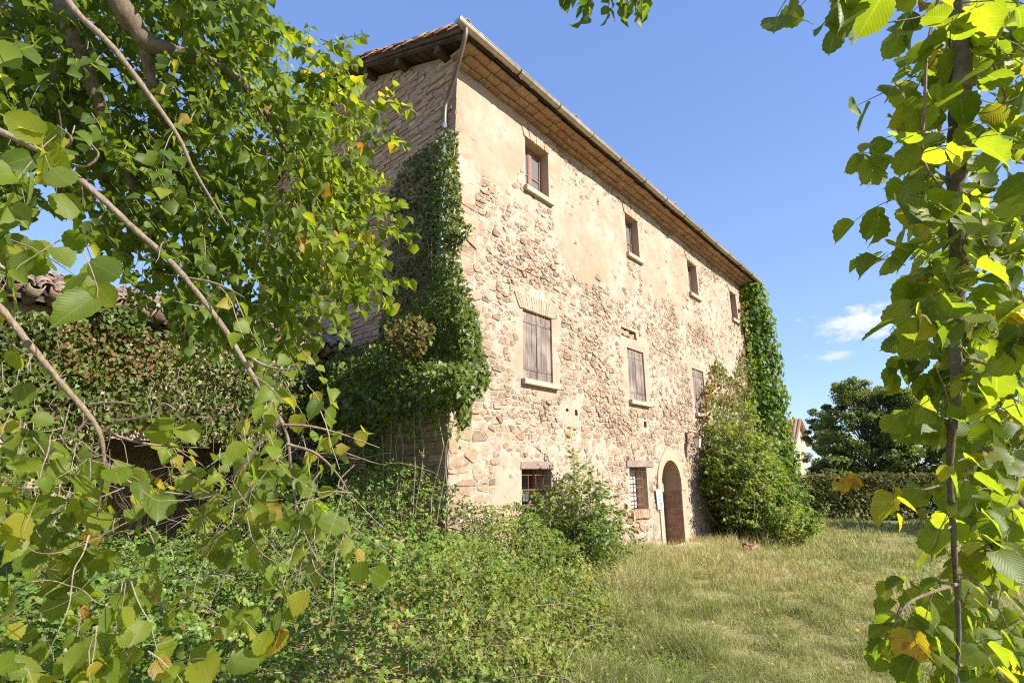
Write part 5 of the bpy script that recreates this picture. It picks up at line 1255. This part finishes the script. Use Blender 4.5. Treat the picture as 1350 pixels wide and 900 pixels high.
tree("broadleaf_tree", "tree at the meadow edge casting its shadow along the hedge", np.array([20.8, 15.6, 0]), 6.6, 3.2, 75, 9000, .19, .5, M["oak"], .2)
hd = thing("hedge", "long trimmed hedge with a dry brown top closing the meadow", "hedge", (19, 22.4, 0))
N = 17000; u = rng.random(N); hx = 11.2 + 19 * u; hy = 23.0 - 1.6 * u + rng.uniform(-.75, .75, N); hzv = 1.85 * rng.random(N) ** .75 * (1 + .10 * vnoise(hx * 1.2, hx * 0, 141)); face = rng.random(N) < .6
hy = np.where(face, 23.0 - 1.6 * u - .75 + .25 * np.abs(rng.normal(0, 1, N)) + .35 * vnoise(hx * 1.1, hzv * 1.3, 143), hy)
pp = np.stack([hx, hy, hzv], -1); dry = sstep(1.35, 1.75, hzv)
leaves_obj("foliage", T_SMALL, pp, norm(rng.normal(0, 1, pp.shape)), norm(np.array([0, -.6, .6]) + rng.normal(0, .5, pp.shape)), rng.uniform(.09, .17, N), .35 + .35 * dry + .35 * vnoise(hx, hzv, 145) + rng.normal(0, .15, N), M["hedge"], hd)
b = MB()
for i in range(120): x = rng.uniform(-7.5, 11); b.tube([(x, -.1 - x * .084 + .5, 0), (x + rng.normal(0, .1), -x * .084 + .4, .9), (x + rng.normal(0, .3), -x * .084 + .4, 1.6)], [.03, .02, .008], 4, False)
b.build("stems", M["bark"], hd, "stuff")
shrub("rusty_shrub", "small rusty brown shrub between the broad-leaved bush and the hedge", "shrub", gp(1085, 23.5), 2.3, 1.1, 40, T_OVAL, M["creeper"], .12, .55, 8, .8, 6)
fh_d = 62
pa = P(1050, 552, fh_d)
fh = thing("stone_house", "distant pinkish stone house with a tiled gable roof above the shrubs", "house", (pa[0], pa[1], 0), R(50)); A = pa[2]
pb = P(1062, 588, fh_d); hw = 3.5; ez = A - hw * .75
b = MB(); b.add([(-hw, 0, 0), (hw, 0, 0), (hw, 0, ez), (0, 0, A - .15), (-hw, 0, ez)], [(0, 1, 2, 3, 4)]); b.add([(-hw, 0, 0), (-hw, 9, 0), (-hw, 9, ez), (-hw, 0, ez)], [(3, 2, 1, 0)]); b.add([(hw, 0, 0), (hw, 9, 0), (hw, 9, ez), (hw, 0, ez)], [(0, 1, 2, 3)]); b.add([(-hw, 9, 0), (hw, 9, 0), (hw, 9, ez), (0, 9, A - .15), (-hw, 9, ez)], [(4, 3, 2, 1, 0)])
b.build("wall", M["wall"], fh)
for sx_ in (-1, 1):
    b = MB(); ov = .45; q_ = [(0, -ov, A), (sx_ * (hw + ov), -ov, A - (hw + ov) * .75), (sx_ * (hw + ov), 9.4, A - (hw + ov) * .75), (0, 9.4, A)]
    b.add(q_ + [(x, y, z - .18) for x, y, z in q_], [(0, 1, 2, 3), (7, 6, 5, 4), (0, 4, 5, 1), (1, 5, 6, 2), (2, 6, 7, 3)])
    for i in range(22):
        y = -ov + i * .44; b.beam((sx_ * .05, y, A + .02), (sx_ * (hw + ov), y, A + .02 - (hw + ov) * .75), .2, .1)
    b.build("roof", M["tile"], fh)
for x_, z_ in ((.9, ez + .35),):
    b = MB(); b.box(x_ - .25, x_ + .25, -.04, .02, z_ - .5, z_ + .5); w_ = b.build("window", M["cill"], fh); b = MB(); b.box(x_ - .17, x_ + .17, -.05, -.042, z_ - .42, z_ + .42); b.build("pane", M["dark"], w_)

# ------------------------------------------------------------------ repeats of a kind carry their group
GROUPS = {"hazel_tree": "hazels framing the view", "broadleaf_tree": "trees round the meadow", "low_shrub": "low shrubs by the facade", "ivy": "ivy on the buildings", "creeper": "creepers on the walls"}
for o in SC.objects:
    if o.parent is None and o.name.split(".")[0] in GROUPS and o.get("label"): o["group"] = GROUPS[o.name.split(".")[0]]
